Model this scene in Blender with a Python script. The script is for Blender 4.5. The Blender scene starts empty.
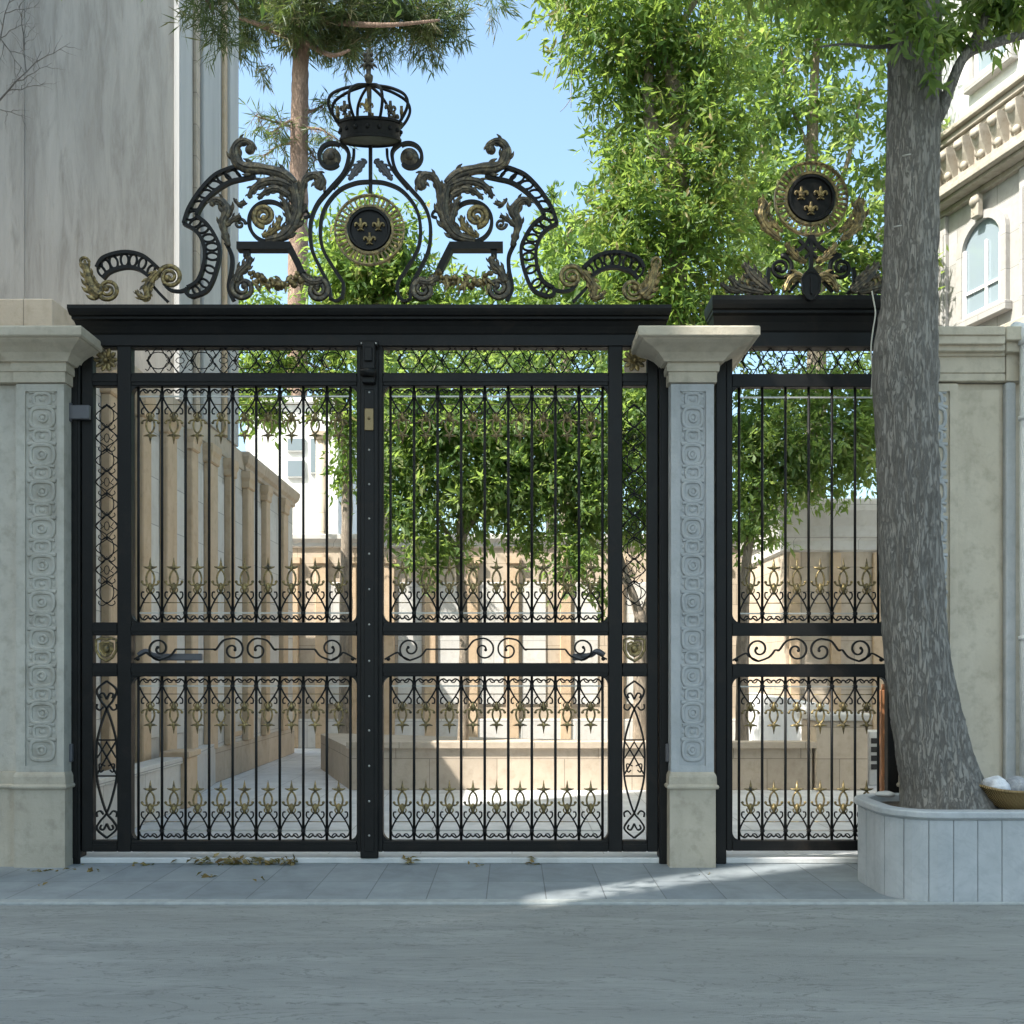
import bpy, math, random
import numpy as np
from mathutils import Vector, Matrix, noise

random.seed(7); rng = np.random.default_rng(7)
SC = bpy.context.scene; COL = SC.collection
R = math.radians; PI = math.pi

# ------------------------------------------------------------------ camera
CAM = Vector((0, -8.5, 1.6)); F = 1024.0; HZ = 670.0
cam = bpy.data.cameras.new('camera'); co = bpy.data.objects.new('camera', cam); COL.objects.link(co)
co.location = CAM; co.rotation_euler = (R(90), 0, 0)
cam.sensor_width = 36; cam.lens = 36; cam.shift_y = (HZ - 512) / 1024; cam.clip_end = 3000; cam.clip_start = .05
SC.camera = co

def at(px, py, y):
    d = y + 8.5
    return Vector(((px - 512) * d / F, y, 1.6 + (HZ - py) * d / F))
def X(px, y=0.0): return (px - 512) * (y + 8.5) / F
def Z(py, y=0.0): return 1.6 + (HZ - py) * (y + 8.5) / F

# ------------------------------------------------------------------ light
EL, AZ = R(50), math.atan2(-.8, -.48)
W = bpy.data.worlds.new('World'); SC.world = W; W.use_nodes = True
nt = W.node_tree; sky = nt.nodes.new('ShaderNodeTexSky'); sky.sky_type = 'NISHITA'; sky.sun_disc = False
sky.sun_elevation = EL; sky.sun_rotation = AZ; sky.air_density = 1.0; sky.dust_density = 3.6; sky.ozone_density = .15
tn = nt.nodes.new('ShaderNodeMix'); tn.data_type = 'RGBA'; tn.blend_type = 'MULTIPLY'; tn.inputs[0].default_value = 1; tn.inputs[7].default_value = (.93, 1.05, 1.0, 1)
nt.links.new(sky.outputs[0], tn.inputs[6]); nt.links.new(tn.outputs[2], nt.nodes['Background'].inputs[0]); nt.nodes['Background'].inputs[1].default_value = .15
sl = bpy.data.lights.new('sun', 'SUN'); so = bpy.data.objects.new('sun', sl); COL.objects.link(so)
sl.energy = 4.2; sl.angle = R(.5); sl.color = (1, .95, .87)
sd = Vector((math.cos(EL) * math.sin(AZ), math.cos(EL) * math.cos(AZ), math.sin(EL)))
so.rotation_euler = sd.to_track_quat('Z', 'Y').to_euler(); so.location = sd * 60
vs = SC.view_settings; vs.view_transform = 'Standard'; vs.look = 'None'; vs.gamma = 1; vs.exposure = 1.45
SC.cycles.max_bounces = 8; SC.cycles.transparent_max_bounces = 8

# ------------------------------------------------------------------ materials
def mat(name): 
    m = bpy.data.materials.new(name); m.use_nodes = True
    return m, m.node_tree.nodes, m.node_tree.links, m.node_tree.nodes['Principled BSDF']
def coords(N, L, scale, kind='Object'):
    g = N.new('ShaderNodeNewGeometry') if kind == 'World' else N.new('ShaderNodeTexCoord')
    mp = N.new('ShaderNodeMapping'); mp.inputs['Scale'].default_value = scale
    L.new(g.outputs['Position' if kind == 'World' else kind], mp.inputs[0]); return mp.outputs[0]
def noise_n(N, L, vec, sc=1.0, det=6, rough=.6, dist=0):
    n = N.new('ShaderNodeTexNoise'); n.inputs['Scale'].default_value = sc; n.inputs['Detail'].default_value = det
    n.inputs['Roughness'].default_value = rough; n.inputs['Distortion'].default_value = dist
    L.new(vec, n.inputs['Vector']); return n.outputs['Fac']
def ramp(N, L, fac, stops):
    r = N.new('ShaderNodeValToRGB'); e = r.color_ramp.elements
    while len(e) < len(stops): e.new(.5)
    for el, (p, c) in zip(e, stops):
        el.position = p; el.color = (c[0], c[1], c[2], 1) if not isinstance(c, (int, float)) else (c, c, c, 1)
    L.new(fac, r.inputs[0]); return r.outputs[0]
def mix(N, L, fac, a, b, mode='MIX'):
    m = N.new('ShaderNodeMix'); m.data_type = 'RGBA'; m.blend_type = mode
    for i, v in ((0, fac), (6, a), (7, b)):
        if isinstance(v, (int, float)): m.inputs[i].default_value = v
        elif isinstance(v, tuple): m.inputs[i].default_value = (*v, 1)
        else: L.new(v, m.inputs[i])
    return m.outputs[2]
def bump(N, L, b, h, strength, dist=.01):
    n = N.new('ShaderNodeBump'); n.inputs['Strength'].default_value = strength; n.inputs['Distance'].default_value = dist
    L.new(h, n.inputs['Height']); L.new(n.outputs[0], b.inputs['Normal'])

def stone(name, a, b, stain=(.2, .17, .13), stain_amt=.5, scale=(1, 1, 1), rough=.75, bs=.35, grain=40, veins=0.0, joints=None):
    m, N, L, B = mat(name)
    v = coords(N, L, scale, 'World')
    n1 = noise_n(N, L, v, 2.2, 8, .65, .6); n2 = noise_n(N, L, v, 9, 6, .6)
    c = ramp(N, L, n1, [(.3, a), (.7, b)])
    st = ramp(N, L, n2, [(.5, 0.0), (.78, stain_amt)])
    c = mix(N, L, st, c, stain)
    v2 = coords(N, L, (1, 1, .12), 'World')
    stk = ramp(N, L, noise_n(N, L, v2, 5, 5, .6), [(.52, 0.0), (.8, stain_amt * .7)])
    c = mix(N, L, stk, c, stain)
    if joints:
        g = N.new('ShaderNodeNewGeometry'); sp = N.new('ShaderNodeSeparateXYZ'); ad = N.new('ShaderNodeMath'); cb = N.new('ShaderNodeCombineXYZ'); b = N.new('ShaderNodeTexBrick')
        L.new(g.outputs['Position'], sp.inputs[0]); L.new(sp.outputs[0], ad.inputs[0]); L.new(sp.outputs[1], ad.inputs[1]); L.new(ad.outputs[0], cb.inputs[0]); L.new(sp.outputs[2], cb.inputs[1]); L.new(cb.outputs[0], b.inputs[0])
        b.inputs['Scale'].default_value = 1; b.inputs['Brick Width'].default_value = joints[0]; b.inputs['Row Height'].default_value = joints[1]; b.inputs['Mortar Size'].default_value = .006; b.inputs['Mortar Smooth'].default_value = .3
        for k_, v_ in (('Color1', .86), ('Color2', 1.0), ('Mortar', .5)): b.inputs[k_].default_value = (v_, v_, v_, 1)
        c = mix(N, L, 1.0, c, b.outputs['Color'], 'MULTIPLY')
    if veins:
        vn = noise_n(N, L, coords(N, L, (1.2, 1.2, 1.2), 'World'), 2.5, 7, .6, 2.5)
        vm = ramp(N, L, vn, [(.46, 0.0), (.5, veins), (.54, 0.0)]); c = mix(N, L, vm, c, (.2, .22, .25))
    L.new(c, B.inputs['Base Color']); B.inputs['Roughness'].default_value = rough
    g = noise_n(N, L, coords(N, L, (1, 1, 1), 'World'), grain, 5, .65); bump(N, L, B, g, bs, .01)
    return m

M = {}
def make_materials():
    # painted iron
    m, N, L, B = mat('black_iron'); v = coords(N, L, (1, 1, 1), 'World')
    n = noise_n(N, L, v, 7, 6, .65); dust = noise_n(N, L, v, 60, 4, .7)
    c = ramp(N, L, n, [(.35, (.004, .004, .004)), (.75, (.009, .0088, .0085))])
    c = mix(N, L, ramp(N, L, dust, [(.58, 0.0), (.8, .3)]), c, (.035, .032, .028))
    pa = noise_n(N, L, v, 3.5, 7, .7, .8); c = mix(N, L, ramp(N, L, pa, [(.55, 0.0), (.72, .7)]), c, (.019, .0145, .011))
    L.new(c, B.inputs['Base Color']); L.new(ramp(N, L, n, [(.3, .42), (.8, .62)]), B.inputs['Roughness'])
    B.inputs['Specular IOR Level'].default_value = .28; bump(N, L, B, dust, .12, .003); M['iron'] = m
    # antique gold over iron
    m, N, L, B = mat('aged_gilding'); v = coords(N, L, (1, 1, 1), 'World')
    n = noise_n(N, L, v, 26, 6, .7, .4)
    c = ramp(N, L, n, [(.34, (.02, .018, .014)), (.5, (.20, .15, .065)), (.72, (.52, .40, .18))])
    L.new(c, B.inputs['Base Color']); L.new(ramp(N, L, n, [(.35, .2), (.6, .75)]), B.inputs['Metallic'])
    B.inputs['Roughness'].default_value = .42; bump(N, L, B, noise_n(N, L, v, 90, 4, .7), .3, .004); M['gold'] = m
    m, N, L, B = mat('bronze_leaf'); v = coords(N, L, (1, 1, 1), 'World')
    n = noise_n(N, L, v, 22, 6, .7, .4)
    c = ramp(N, L, n, [(.36, (.02, .019, .017)), (.52, (.09, .076, .055)), (.74, (.32, .26, .16))])
    L.new(c, B.inputs['Base Color']); L.new(ramp(N, L, n, [(.35, .1), (.65, .65)]), B.inputs['Metallic'])
    B.inputs['Roughness'].default_value = .4; bump(N, L, B, noise_n(N, L, v, 90, 4, .7), .3, .004); M['bronze'] = m
    m, N, L, B = mat('steel'); B.inputs['Base Color'].default_value = (.42, .41, .38, 1); B.inputs['Metallic'].default_value = .6; B.inputs['Roughness'].default_value = .4; M['steel'] = m
    m, N, L, B = mat('brass'); B.inputs['Base Color'].default_value = (.2, .15, .08, 1); B.inputs['Metallic'].default_value = .8; B.inputs['Roughness'].default_value = .4; M['brass'] = m
    m, N, L, B = mat('hinge_metal'); B.inputs['Base Color'].default_value = (.12, .12, .13, 1); B.inputs['Metallic'].default_value = .3; B.inputs['Roughness'].default_value = .5; M['hinge'] = m
    M['limestone'] = stone('limestone', (.47, .415, .325), (.57, .51, .41), (.24, .21, .15), .55)
    M['carved'] = stone('carved_bluestone', (.37, .385, .39), (.47, .48, .485), (.24, .25, .25), .45, bs=.5, grain=28)
    M['oldcarved'] = stone('carved_limestone', (.41, .39, .34), (.51, .49, .43), (.22, .195, .145), .6, bs=.5, grain=28)
    M['plinth'] = stone('plinth_stone', (.40, .355, .28), (.50, .45, .36), (.22, .185, .135), .6)
    M['court'] = stone('courtyard_stone', (.47, .385, .295), (.56, .47, .37), (.32, .245, .17), .5, joints=(.9, .42))
    M['courtpale'] = stone('pale_courtyard_stone', (.56, .54, .51), (.66, .64, .60), (.42, .38, .32), .45, joints=(1.1, .55))
    M['courtwarm'] = stone('warm_pilaster_stone', (.49, .355, .225), (.58, .445, .31), (.32, .22, .13), .5)
    M['white'] = stone('white_render', (.70, .70, .69), (.78, .78, .77), (.55, .54, .5), .35)
    M['cream'] = stone('cream_facade', (.33, .32, .31), (.39, .38, .37), (.24, .215, .185), .45, joints=(1.4, .6))
    M['ornament'] = stone('ornament_stone', (.30, .27, .225), (.40, .365, .315), (.18, .15, .11), .65)
    M['planter'] = stone('planter_marble', (.36, .385, .40), (.48, .50, .515), (.26, .275, .29), .4, rough=.45, bs=.14, veins=.14)
    M['marble'] = stone('threshold_marble', (.50, .51, .50), (.62, .62, .61), (.34, .33, .31), .5, rough=.55, bs=.15)
    # weathered grey facade with vertical streaks
    m, N, L, B = mat('weathered_render'); v = coords(N, L, (1, 1, .16), 'World')
    n = noise_n(N, L, v, 2.6, 9, .68, .5); n2 = noise_n(N, L, coords(N, L, (1, 1, .13), 'World'), 8, 9, .72, .5)
    c = ramp(N, L, n, [(.28, (.34, .325, .30)), (.5, (.44, .425, .395)), (.75, (.52, .505, .47))])
    c = mix(N, L, ramp(N, L, n2, [(.47, 0.0), (.70, .7)]), c, (.23, .215, .19))
    L.new(c, B.inputs['Base Color']); B.inputs['Roughness'].default_value = .85
    bump(N, L, B, n2, .6, .03); M['facade'] = m
    m, N, L, B = mat('pale_strip_render'); v = coords(N, L, (1, 1, .1), 'World')
    n = noise_n(N, L, v, 4, 7, .6, .3)
    L.new(ramp(N, L, n, [(.3, (.40, .395, .385)), (.7, (.52, .515, .50))]), B.inputs['Base Color']); B.inputs['Roughness'].default_value = .8
    bump(N, L, B, n, .2, .01); M['strip'] = m
    # street
    m, N, L, B = mat('street_surface'); v = coords(N, L, (.28, 1.5, 1), 'World')
    n = noise_n(N, L, v, 2.0, 10, .68, .7); n2 = noise_n(N, L, coords(N, L, (.5, 1.6, 1), 'World'), 6, 8, .7, .4); gr = noise_n(N, L, coords(N, L, (1, 1, 1), 'World'), 160, 4, .7)
    c = ramp(N, L, n, [(.3, (.175, .185, .178)), (.52, (.255, .266, .256)), (.72, (.335, .345, .33))])
    c = mix(N, L, ramp(N, L, n2, [(.53, 0.0), (.70, .6)]), c, (.19, .198, .19))
    c = mix(N, L, ramp(N, L, gr, [(.42, 0.0), (.66, .5)]), c, (.32, .318, .295))
    ck = noise_n(N, L, coords(N, L, (.35, 1.3, 1), 'World'), 3.2, 6, .55, 3.0)
    c = mix(N, L, ramp(N, L, ck, [(.484, 0.0), (.5, .75), (.516, 0.0)]), c, (.11, .113, .105))
    pt = noise_n(N, L, coords(N, L, (.12, .5, 1), 'World'), 1.6, 4, .5, .5)
    c = mix(N, L, ramp(N, L, pt, [(.45, 0.0), (.62, .35)]), c, (.22, .225, .21))
    L.new(c, B.inputs['Base Color']); B.inputs['Roughness'].default_value = .72
    bump(N, L, B, gr, .7, .008); M['street'] = m
    # tiles
    def tiles(name, c1, c2, mortar, w, h, mo, rough, off=(0, 0, 0)):
        m, N, L, B = mat(name); g = N.new('ShaderNodeNewGeometry'); mp = N.new('ShaderNodeMapping'); mp.inputs['Location'].default_value = off
        L.new(g.outputs['Position'], mp.inputs[0])
        b = N.new('ShaderNodeTexBrick'); b.offset = 0; b.inputs['Scale'].default_value = 1; b.inputs['Brick Width'].default_value = w; b.inputs['Row Height'].default_value = h
        b.inputs['Mortar Size'].default_value = mo; b.inputs['Mortar Smooth'].default_value = .2; b.inputs['Bias'].default_value = 0
        b.inputs['Color1'].default_value = (*c1, 1); b.inputs['Color2'].default_value = (*c2, 1); b.inputs['Mortar'].default_value = (*mortar, 1)
        L.new(mp.outputs[0], b.inputs[0])
        n = noise_n(N, L, coords(N, L, (1, 1, 1), 'World'), 3, 9, .7, .5); n2 = noise_n(N, L, coords(N, L, (1, 1, 1), 'World'), 70, 4, .7)
        c = mix(N, L, .75, b.outputs['Color'], ramp(N, L, n, [(.25, .45), (.75, 1.0)]), 'MULTIPLY')
        c = mix(N, L, ramp(N, L, n2, [(.55, 0.0), (.8, .3)]), c, (.12, .12, .12))
        L.new(c, B.inputs['Base Color']); B.inputs['Roughness'].default_value = rough
        inv = N.new('ShaderNodeMath'); inv.operation = 'SUBTRACT'; inv.inputs[0].default_value = 1; L.new(b.outputs['Fac'], inv.inputs[1])
        bump(N, L, B, inv.outputs[0], .5, .006); return m
    M['pave'] = tiles('pavement_slabs', (.25, .285, .31), (.305, .34, .36), (.15, .165, .18), .42, .73, .004, .62, (.18, .02, 0))
    M['courtfloor'] = tiles('courtyard_paving', (.66, .67, .68), (.74, .74, .74), (.42, .42, .41), .8, .8, .006, .5)
    m, N, L, B = mat('kerb_stone'); n = noise_n(N, L, coords(N, L, (1, 1, 1), 'World'), 12, 7, .65)
    L.new(ramp(N, L, n, [(.3, (.27, .29, .285)), (.7, (.39, .41, .40))]), B.inputs['Base Color']); B.inputs['Roughness'].default_value = .7; bump(N, L, B, n, .3); M['kerb'] = m
    m, N, L, B = mat('soil'); n = noise_n(N, L, coords(N, L, (1, 1, 1), 'World'), 18, 8, .7)
    L.new(ramp(N, L, n, [(.3, (.05, .04, .03)), (.7, (.16, .13, .10))]), B.inputs['Base Color']); B.inputs['Roughness'].default_value = .95; bump(N, L, B, n, .8, .03); M['soil'] = m
    # barks
    def bark(name, a, b, sz, strength):
        m, N, L, B = mat(name); v = coords(N, L, sz, 'World')
        n = noise_n(N, L, v, 9, 9, .72, 1.2)
        rd = noise_n(N, L, coords(N, L, (sz[0], sz[1], sz[2] * .45), 'World'), 40, 8, .7, .6)
        ed = ramp(N, L, rd, [(.44, 1.0), (.488, .1), (.51, .35), (.545, 1.0)])
        c = ramp(N, L, n, [(.3, a), (.72, b)])
        c = mix(N, L, .34, c, ed, 'MULTIPLY')
        big = noise_n(N, L, coords(N, L, (1, 1, .5), 'World'), 4, 5, .6)
        c = mix(N, L, ramp(N, L, big, [(.45, 0.0), (.75, .22)]), c, tuple(x * 1.35 for x in b))
        L.new(c, B.inputs['Base Color']); B.inputs['Roughness'].default_value = .9
        h = mix(N, L, .5, ed, n); bump(N, L, B, h, strength, .03); return m
    M['bark'] = bark('grey_bark', (.21, .195, .175), (.275, .26, .235), (1, 1, .33), .8)
    M['pinebark'] = bark('pine_bark', (.16, .10, .07), (.36, .25, .19), (.5, .5, .25), .8)
    M['palebark'] = bark('pale_bark', (.20, .16, .12), (.38, .32, .25), (.7, .7, .25), .7)
    # leaves
    def leaf(name, stops, trans=.5, rough=.5):
        m, N, L, B = mat(name); a = N.new('ShaderNodeAttribute'); a.attribute_name = 'tint'
        c = ramp(N, L, a.outputs['Fac'], stops)
        L.new(c, B.inputs['Base Color']); B.inputs['Roughness'].default_value = rough; B.inputs['Specular IOR Level'].default_value = .35
        t = N.new('ShaderNodeBsdfTranslucent'); L.new(mix(N, L, .75, c, (.36, .50, .09)), t.inputs[0])
        s = N.new('ShaderNodeMixShader'); s.inputs[0].default_value = trans
        L.new(B.outputs[0], s.inputs[1]); L.new(t.outputs[0], s.inputs[2]); L.new(s.outputs[0], N['Material Output'].inputs[0]); return m
    M['leaf'] = leaf('tree_leaf', [(0, (.045, .105, .022)), (.5, (.085, .165, .036)), (.8, (.125, .20, .05)), (.93, (.19, .22, .07)), (1, (.24, .19, .08))])
    M['leafdark'] = leaf('dark_leaf', [(0, (.030, .085, .020)), (.6, (.06, .14, .034)), (1, (.11, .18, .05))])
    M['leafpale'] = leaf('pale_leaf', [(0, (.07, .145, .05)), (.5, (.12, .20, .075)), (.9, (.19, .26, .12)), (1, (.24, .25, .12))], .6)
    M['needle'] = leaf('pine_needle', [(0, (.030, .055, .022)), (.5, (.055, .085, .035)), (.8, (.10, .11, .05)), (1, (.16, .13, .075))], .2)
    M['dryleaf'] = leaf('dry_leaf', [(0, (.10, .055, .02)), (.5, (.28, .18, .07)), (1, (.42, .33, .17))], .2, .7)
    # glass, wicker, cloth, misc
    m, N, L, B = mat('window_glass'); B.inputs['Base Color'].default_value = (.22, .27, .31, 1); B.inputs['Roughness'].default_value = .12; B.inputs['Metallic'].default_value = .0; B.inputs['Specular IOR Level'].default_value = .9; M['glass'] = m
    m, N, L, B = mat('wicker'); wv = N.new('ShaderNodeTexWave'); wv.inputs['Scale'].default_value = 40; wv.inputs['Distortion'].default_value = 3
    L.new(coords(N, L, (1, 1, 1)), wv.inputs[0]); L.new(ramp(N, L, wv.outputs['Fac'], [(.2, (.16, .09, .03)), (.7, (.5, .36, .16))]), B.inputs['Base Color']); B.inputs['Roughness'].default_value = .6
    bump(N, L, B, wv.outputs['Fac'], .8, .01); M['wicker'] = m
    m, N, L, B = mat('white_cloth'); n = noise_n(N, L, coords(N, L, (1, 1, 1)), 14, 6, .6, 1)
    L.new(ramp(N, L, n, [(.3, (.5, .51, .55)), (.6, (.78, .78, .8))]), B.inputs['Base Color']); B.inputs['Roughness'].default_value = .85; bump(N, L, B, n, .7, .03); M['cloth'] = m
    m, N, L, B = mat('grey_cloth'); n = noise_n(N, L, coords(N, L, (1, 1, 1)), 14, 6, .6, 1)
    L.new(ramp(N, L, n, [(.3, (.22, .23, .25)), (.7, (.45, .46, .48))]), B.inputs['Base Color']); B.inputs['Roughness'].default_value = .85; bump(N, L, B, n, .7, .03); M['greycloth'] = m
    for k, c, r in (('orange', (.42, .19, .09), .6), ('whitepaint', (.74, .75, .75), .5), ('black', (.02, .02, .02), .6), ('cord', (.7, .68, .6), .7), ('ac', (.6, .6, .58), .5)):
        m, N, L, B = mat(k + '_paint'); n = noise_n(N, L, coords(N, L, (1, 1, 1), 'World'), 8, 5, .6)
        L.new(ramp(N, L, n, [(.3, tuple(x * .85 for x in c)), (.7, c)]), B.inputs['Base Color']); B.inputs['Roughness'].default_value = r; M[k] = m
make_materials()

# ------------------------------------------------------------------ objects
WL = {}
def props(o, label=None, cat=None, group=None, kind=None):
    for k, v in (('label', label), ('category', cat), ('group', group), ('kind', kind)):
        if v: o[k] = v
    return o
def thing(name, loc, label, cat, group=None):
    o = bpy.data.objects.new(name, None); COL.objects.link(o); o.location = loc; o.empty_display_size = .2
    WL[o] = Vector(loc); return props(o, label, cat, group)
def link(name, me, parent=None, loc=None):
    o = bpy.data.objects.new(name, me); COL.objects.link(o)
    if parent is not None:
        o.parent = parent
        if loc is not None: o.location = Vector(loc) - WL[parent]
        WL[o] = WL[parent] + o.location
    else:
        if loc is not None: o.location = loc
        WL[o] = Vector(o.location)
    return o

def spline(pts, n=6, closed=False):
    P = [Vector(p) for p in pts]; out = []; m = len(P)
    if m < 3: return P
    rng_ = range(m) if closed else range(m - 1)
    for i in rng_:
        if closed: p0, p1, p2, p3 = P[(i - 1) % m], P[i], P[(i + 1) % m], P[(i + 2) % m]
        else: p0, p1, p2, p3 = P[max(i - 1, 0)], P[i], P[i + 1], P[min(i + 2, m - 1)]
        for k in range(n):
            t = k / n
            out.append(.5 * ((2 * p1) + (p2 - p0) * t + (2 * p0 - 5 * p1 + 4 * p2 - p3) * t * t + (3 * p1 - p0 - 3 * p2 + p3) * t ** 3))
    if not closed: out.append(P[-1])
    return out

class MB:
    def __init__(s): s.v = []; s.f = []; s.sm = []
    def add(s, vs, fs, smooth=False):
        b = len(s.v); s.v += [tuple(v) for v in vs]; s.f += [[b + i for i in f] for f in fs]; s.sm += [smooth] * len(fs); return s
    def box(s, x0, x1, y0, y1, z0, z1, bev=0):
        if bev:
            rings = []
            for z, o in ((z0, bev), (z0 + bev, 0), (z1 - bev, 0), (z1, bev)):
                r = []
                for (cx, cy, sx, sy) in ((x0, y0, 1, 1), (x1, y0, -1, 1), (x1, y1, -1, -1), (x0, y1, 1, -1)):
                    e = bev
                    pa = (cx + sx * (o + e), cy + sy * o, z); pb = (cx + sx * o, cy + sy * (o + e), z)
                    r += [pb, pa] if (sx, sy) in ((1, 1), (-1, -1)) else [pa, pb]
                rings.append(r)
            return s.loft(rings, closed=True, caps=True)
        v = [(x, y, z) for z in (z0, z1) for x, y in ((x0, y0), (x1, y0), (x1, y1), (x0, y1))]
        return s.add(v, [(3, 2, 1, 0), (4, 5, 6, 7), (0, 1, 5, 4), (1, 2, 6, 5), (2, 3, 7, 6), (3, 0, 4, 7)])
    def loft(s, rings, closed=True, caps=True, smooth=False, loop=False):
        n = len(rings[0]); vs = [p for r in rings for p in r]; fs = []
        m = len(rings)
        for i in range(m if loop else m - 1):
            j = (i + 1) % m
            for k in range(n if closed else n - 1):
                l = (k + 1) % n; fs.append((i * n + k, i * n + l, j * n + l, j * n + k))
        if caps and not loop: fs += [tuple(range(n))[::-1], tuple((m - 1) * n + k for k in range(n))]
        return s.add(vs, fs, smooth)
    def rect(s, x0, x1, y0, y1, prof, smooth=False):      # prof: [(offset, z)] rings round a rectangle
        return s.loft([[(x0 - o, y0 - o, z), (x1 + o, y0 - o, z), (x1 + o, y1 + o, z), (x0 - o, y1 + o, z)] for o, z in prof], smooth=smooth)
    def tube(s, pts, r, n=7, closed=False, smooth=True):
        P = [Vector(p) for p in pts]; m = len(P)
        if not hasattr(r, '__len__'): r = [r] * m
        rings = []; up = None
        for i in range(m):
            a = P[(i - 1) % m] if closed else P[max(i - 1, 0)]; b = P[(i + 1) % m] if closed else P[min(i + 1, m - 1)]
            t = (b - a).normalized()
            if up is None:
                up = Vector((0, 1, 0)) if abs(t.y) < .9 else Vector((1, 0, 0))
            e1 = (up - t * up.dot(t)).normalized(); e2 = t.cross(e1); up = e1
            rings.append([P[i] + (e1 * math.cos(2 * PI * k / n) + e2 * math.sin(2 * PI * k / n)) * r[i] for k in range(n)])
        return s.loft(rings, smooth=smooth, loop=closed)
    def ribbon(s, pts, w, hd, y=None, lens=False, closed=False, smooth=None):   # in the xz plane, w = half width, hd = half depth
        P = [Vector(p) for p in pts]; m = len(P)
        if not hasattr(w, '__len__'): w = [w] * m
        if not hasattr(hd, '__len__'): hd = [hd] * m
        rings = []
        for i in range(m):
            a = P[(i - 1) % m] if closed else P[max(i - 1, 0)]; b = P[(i + 1) % m] if closed else P[min(i + 1, m - 1)]
            t = b - a; t.y = 0; t = t.normalized() if t.length > 1e-9 else Vector((1, 0, 0))
            nrm = Vector((-t.z, 0, t.x)); D = Vector((0, 1, 0))
            if lens: q = [(-1, 0), (-.55, -1), (0, -.72), (.55, -1), (1, 0), (.5, 1), (-.5, 1)]
            else: q = [(-1, -1), (1, -1), (1, 1), (-1, 1)]
            rings.append([P[i] + nrm * (w[i] * u) + D * (hd[i] * v) for u, v in q])
        return s.loft(rings, smooth=lens if smooth is None else smooth, loop=closed)
    def ball(s, c, r, n=10, m=7, sc=(1, 1, 1)):
        c = Vector(c); rings = []
        for i in range(m + 1):
            a = PI * i / m; rr = max(math.sin(a), 1e-3) * r
            rings.append([c + Vector((rr * math.cos(2 * PI * k / n) * sc[0], rr * math.sin(2 * PI * k / n) * sc[1], -math.cos(a) * r * sc[2])) for k in range(n)])
        return s.loft(rings, smooth=True)
    def disc(s, c, prof, n=40):       # prof [(r, y)] lathe about the y axis through c, facing -y
        c = Vector(c)
        return s.loft([[c + Vector((r * math.cos(2 * PI * k / n), y, r * math.sin(2 * PI * k / n))) for k in range(n)] for r, y in prof], smooth=False)
    def prism(s, poly, y0, y1):        # poly (x,z)
        n = len(poly); v = [(x, y0, z) for x, z in poly] + [(x, y1, z) for x, z in poly]
        return s.add(v, [tuple(range(n)), tuple(range(n, 2 * n))[::-1]] + [((k + 1) % n, k, n + k, n + (k + 1) % n) for k in range(n)])
    def xform(s, Mx): s.v = [tuple(Mx @ Vector(v)) for v in s.v]; return s
    def mesh(s, name, mt, off=Vector((0, 0, 0))):
        me = bpy.data.meshes.new(name); me.from_pydata([(v[0] - off[0], v[1] - off[1], v[2] - off[2]) for v in s.v], [], s.f)
        me.polygons.foreach_set('use_smooth', s.sm); me.materials.append(M[mt])
        import bmesh
        bm = bmesh.new(); bm.from_mesh(me); bmesh.ops.recalc_face_normals(bm, faces=bm.faces); bm.to_mesh(me); bm.free()
        me.update(); return me
    def build(s, name, mt, parent=None, loc=None):
        if parent is not None: return link(name, s.mesh(name, mt, WL[parent]), parent)
        if loc is None: loc = Vector((0, 0, 0))
        return link(name, s.mesh(name, mt, Vector(loc)), None, loc)

def spiral(c, r0, r1, a0, turns, n=40, y=0.0, cw=1):   # world units, plane y
    out = []
    for i in range(n + 1):
        t = i / n; a = a0 + cw * 2 * PI * turns * t; r = r0 + (r1 - r0) * t ** 1.05
        out.append(Vector((c[0] + r * math.cos(a), y, c[1] + r * math.sin(a))))
    return out

# ------------------------------------------------------------------ foliage
def leaves(name, mt, parent, P, size, asp=.35, up=.3, dirs=None, tint=None, fold=.25):
    n = len(P)
    d = rng.normal(size=(n, 3)); d[:, 2] -= .5
    if dirs is not None: d = d * .55 + dirs
    d /= np.linalg.norm(d, axis=1)[:, None]
    u = rng.normal(size=(n, 3)); u[:, 2] += up * 2
    s = np.cross(d, u); s /= np.linalg.norm(s, axis=1)[:, None] + 1e-9; nn = np.cross(s, d)
    L = size * rng.uniform(.5, 1.4, n)[:, None]; Wd = L * asp * rng.uniform(.8, 1.2, n)[:, None]
    V = np.stack([P, P + d * L * .45 + s * Wd * .5 + nn * Wd * fold, P + d * L, P + d * L * .45 - s * Wd * .5 + nn * Wd * fold], 1).reshape(-1, 3)
    V = V - np.array(WL[parent])[None] if parent is not None else V
    me = bpy.data.meshes.new(name); me.vertices.add(4 * n); me.vertices.foreach_set('co', V.astype(np.float32).ravel())
    b = np.arange(n)[:, None] * 4; idx = np.concatenate([b, b + 1, b + 2, b, b + 2, b + 3], 1).ravel().astype(np.int32)
    me.loops.add(6 * n); me.loops.foreach_set('vertex_index', idx)
    me.polygons.add(2 * n); me.polygons.foreach_set('loop_start', np.arange(2 * n, dtype=np.int32) * 3)
    me.update(calc_edges=True)
    t = rng.random(n) if tint is None else np.clip(tint + rng.normal(0, .16, n), 0, 1)
    at_ = me.attributes.new('tint', 'FLOAT', 'POINT'); at_.data.foreach_set('value', np.repeat(t, 4).astype(np.float32))
    me.materials.append(M[mt]); me.validate(); return link(name, me, parent)

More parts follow.
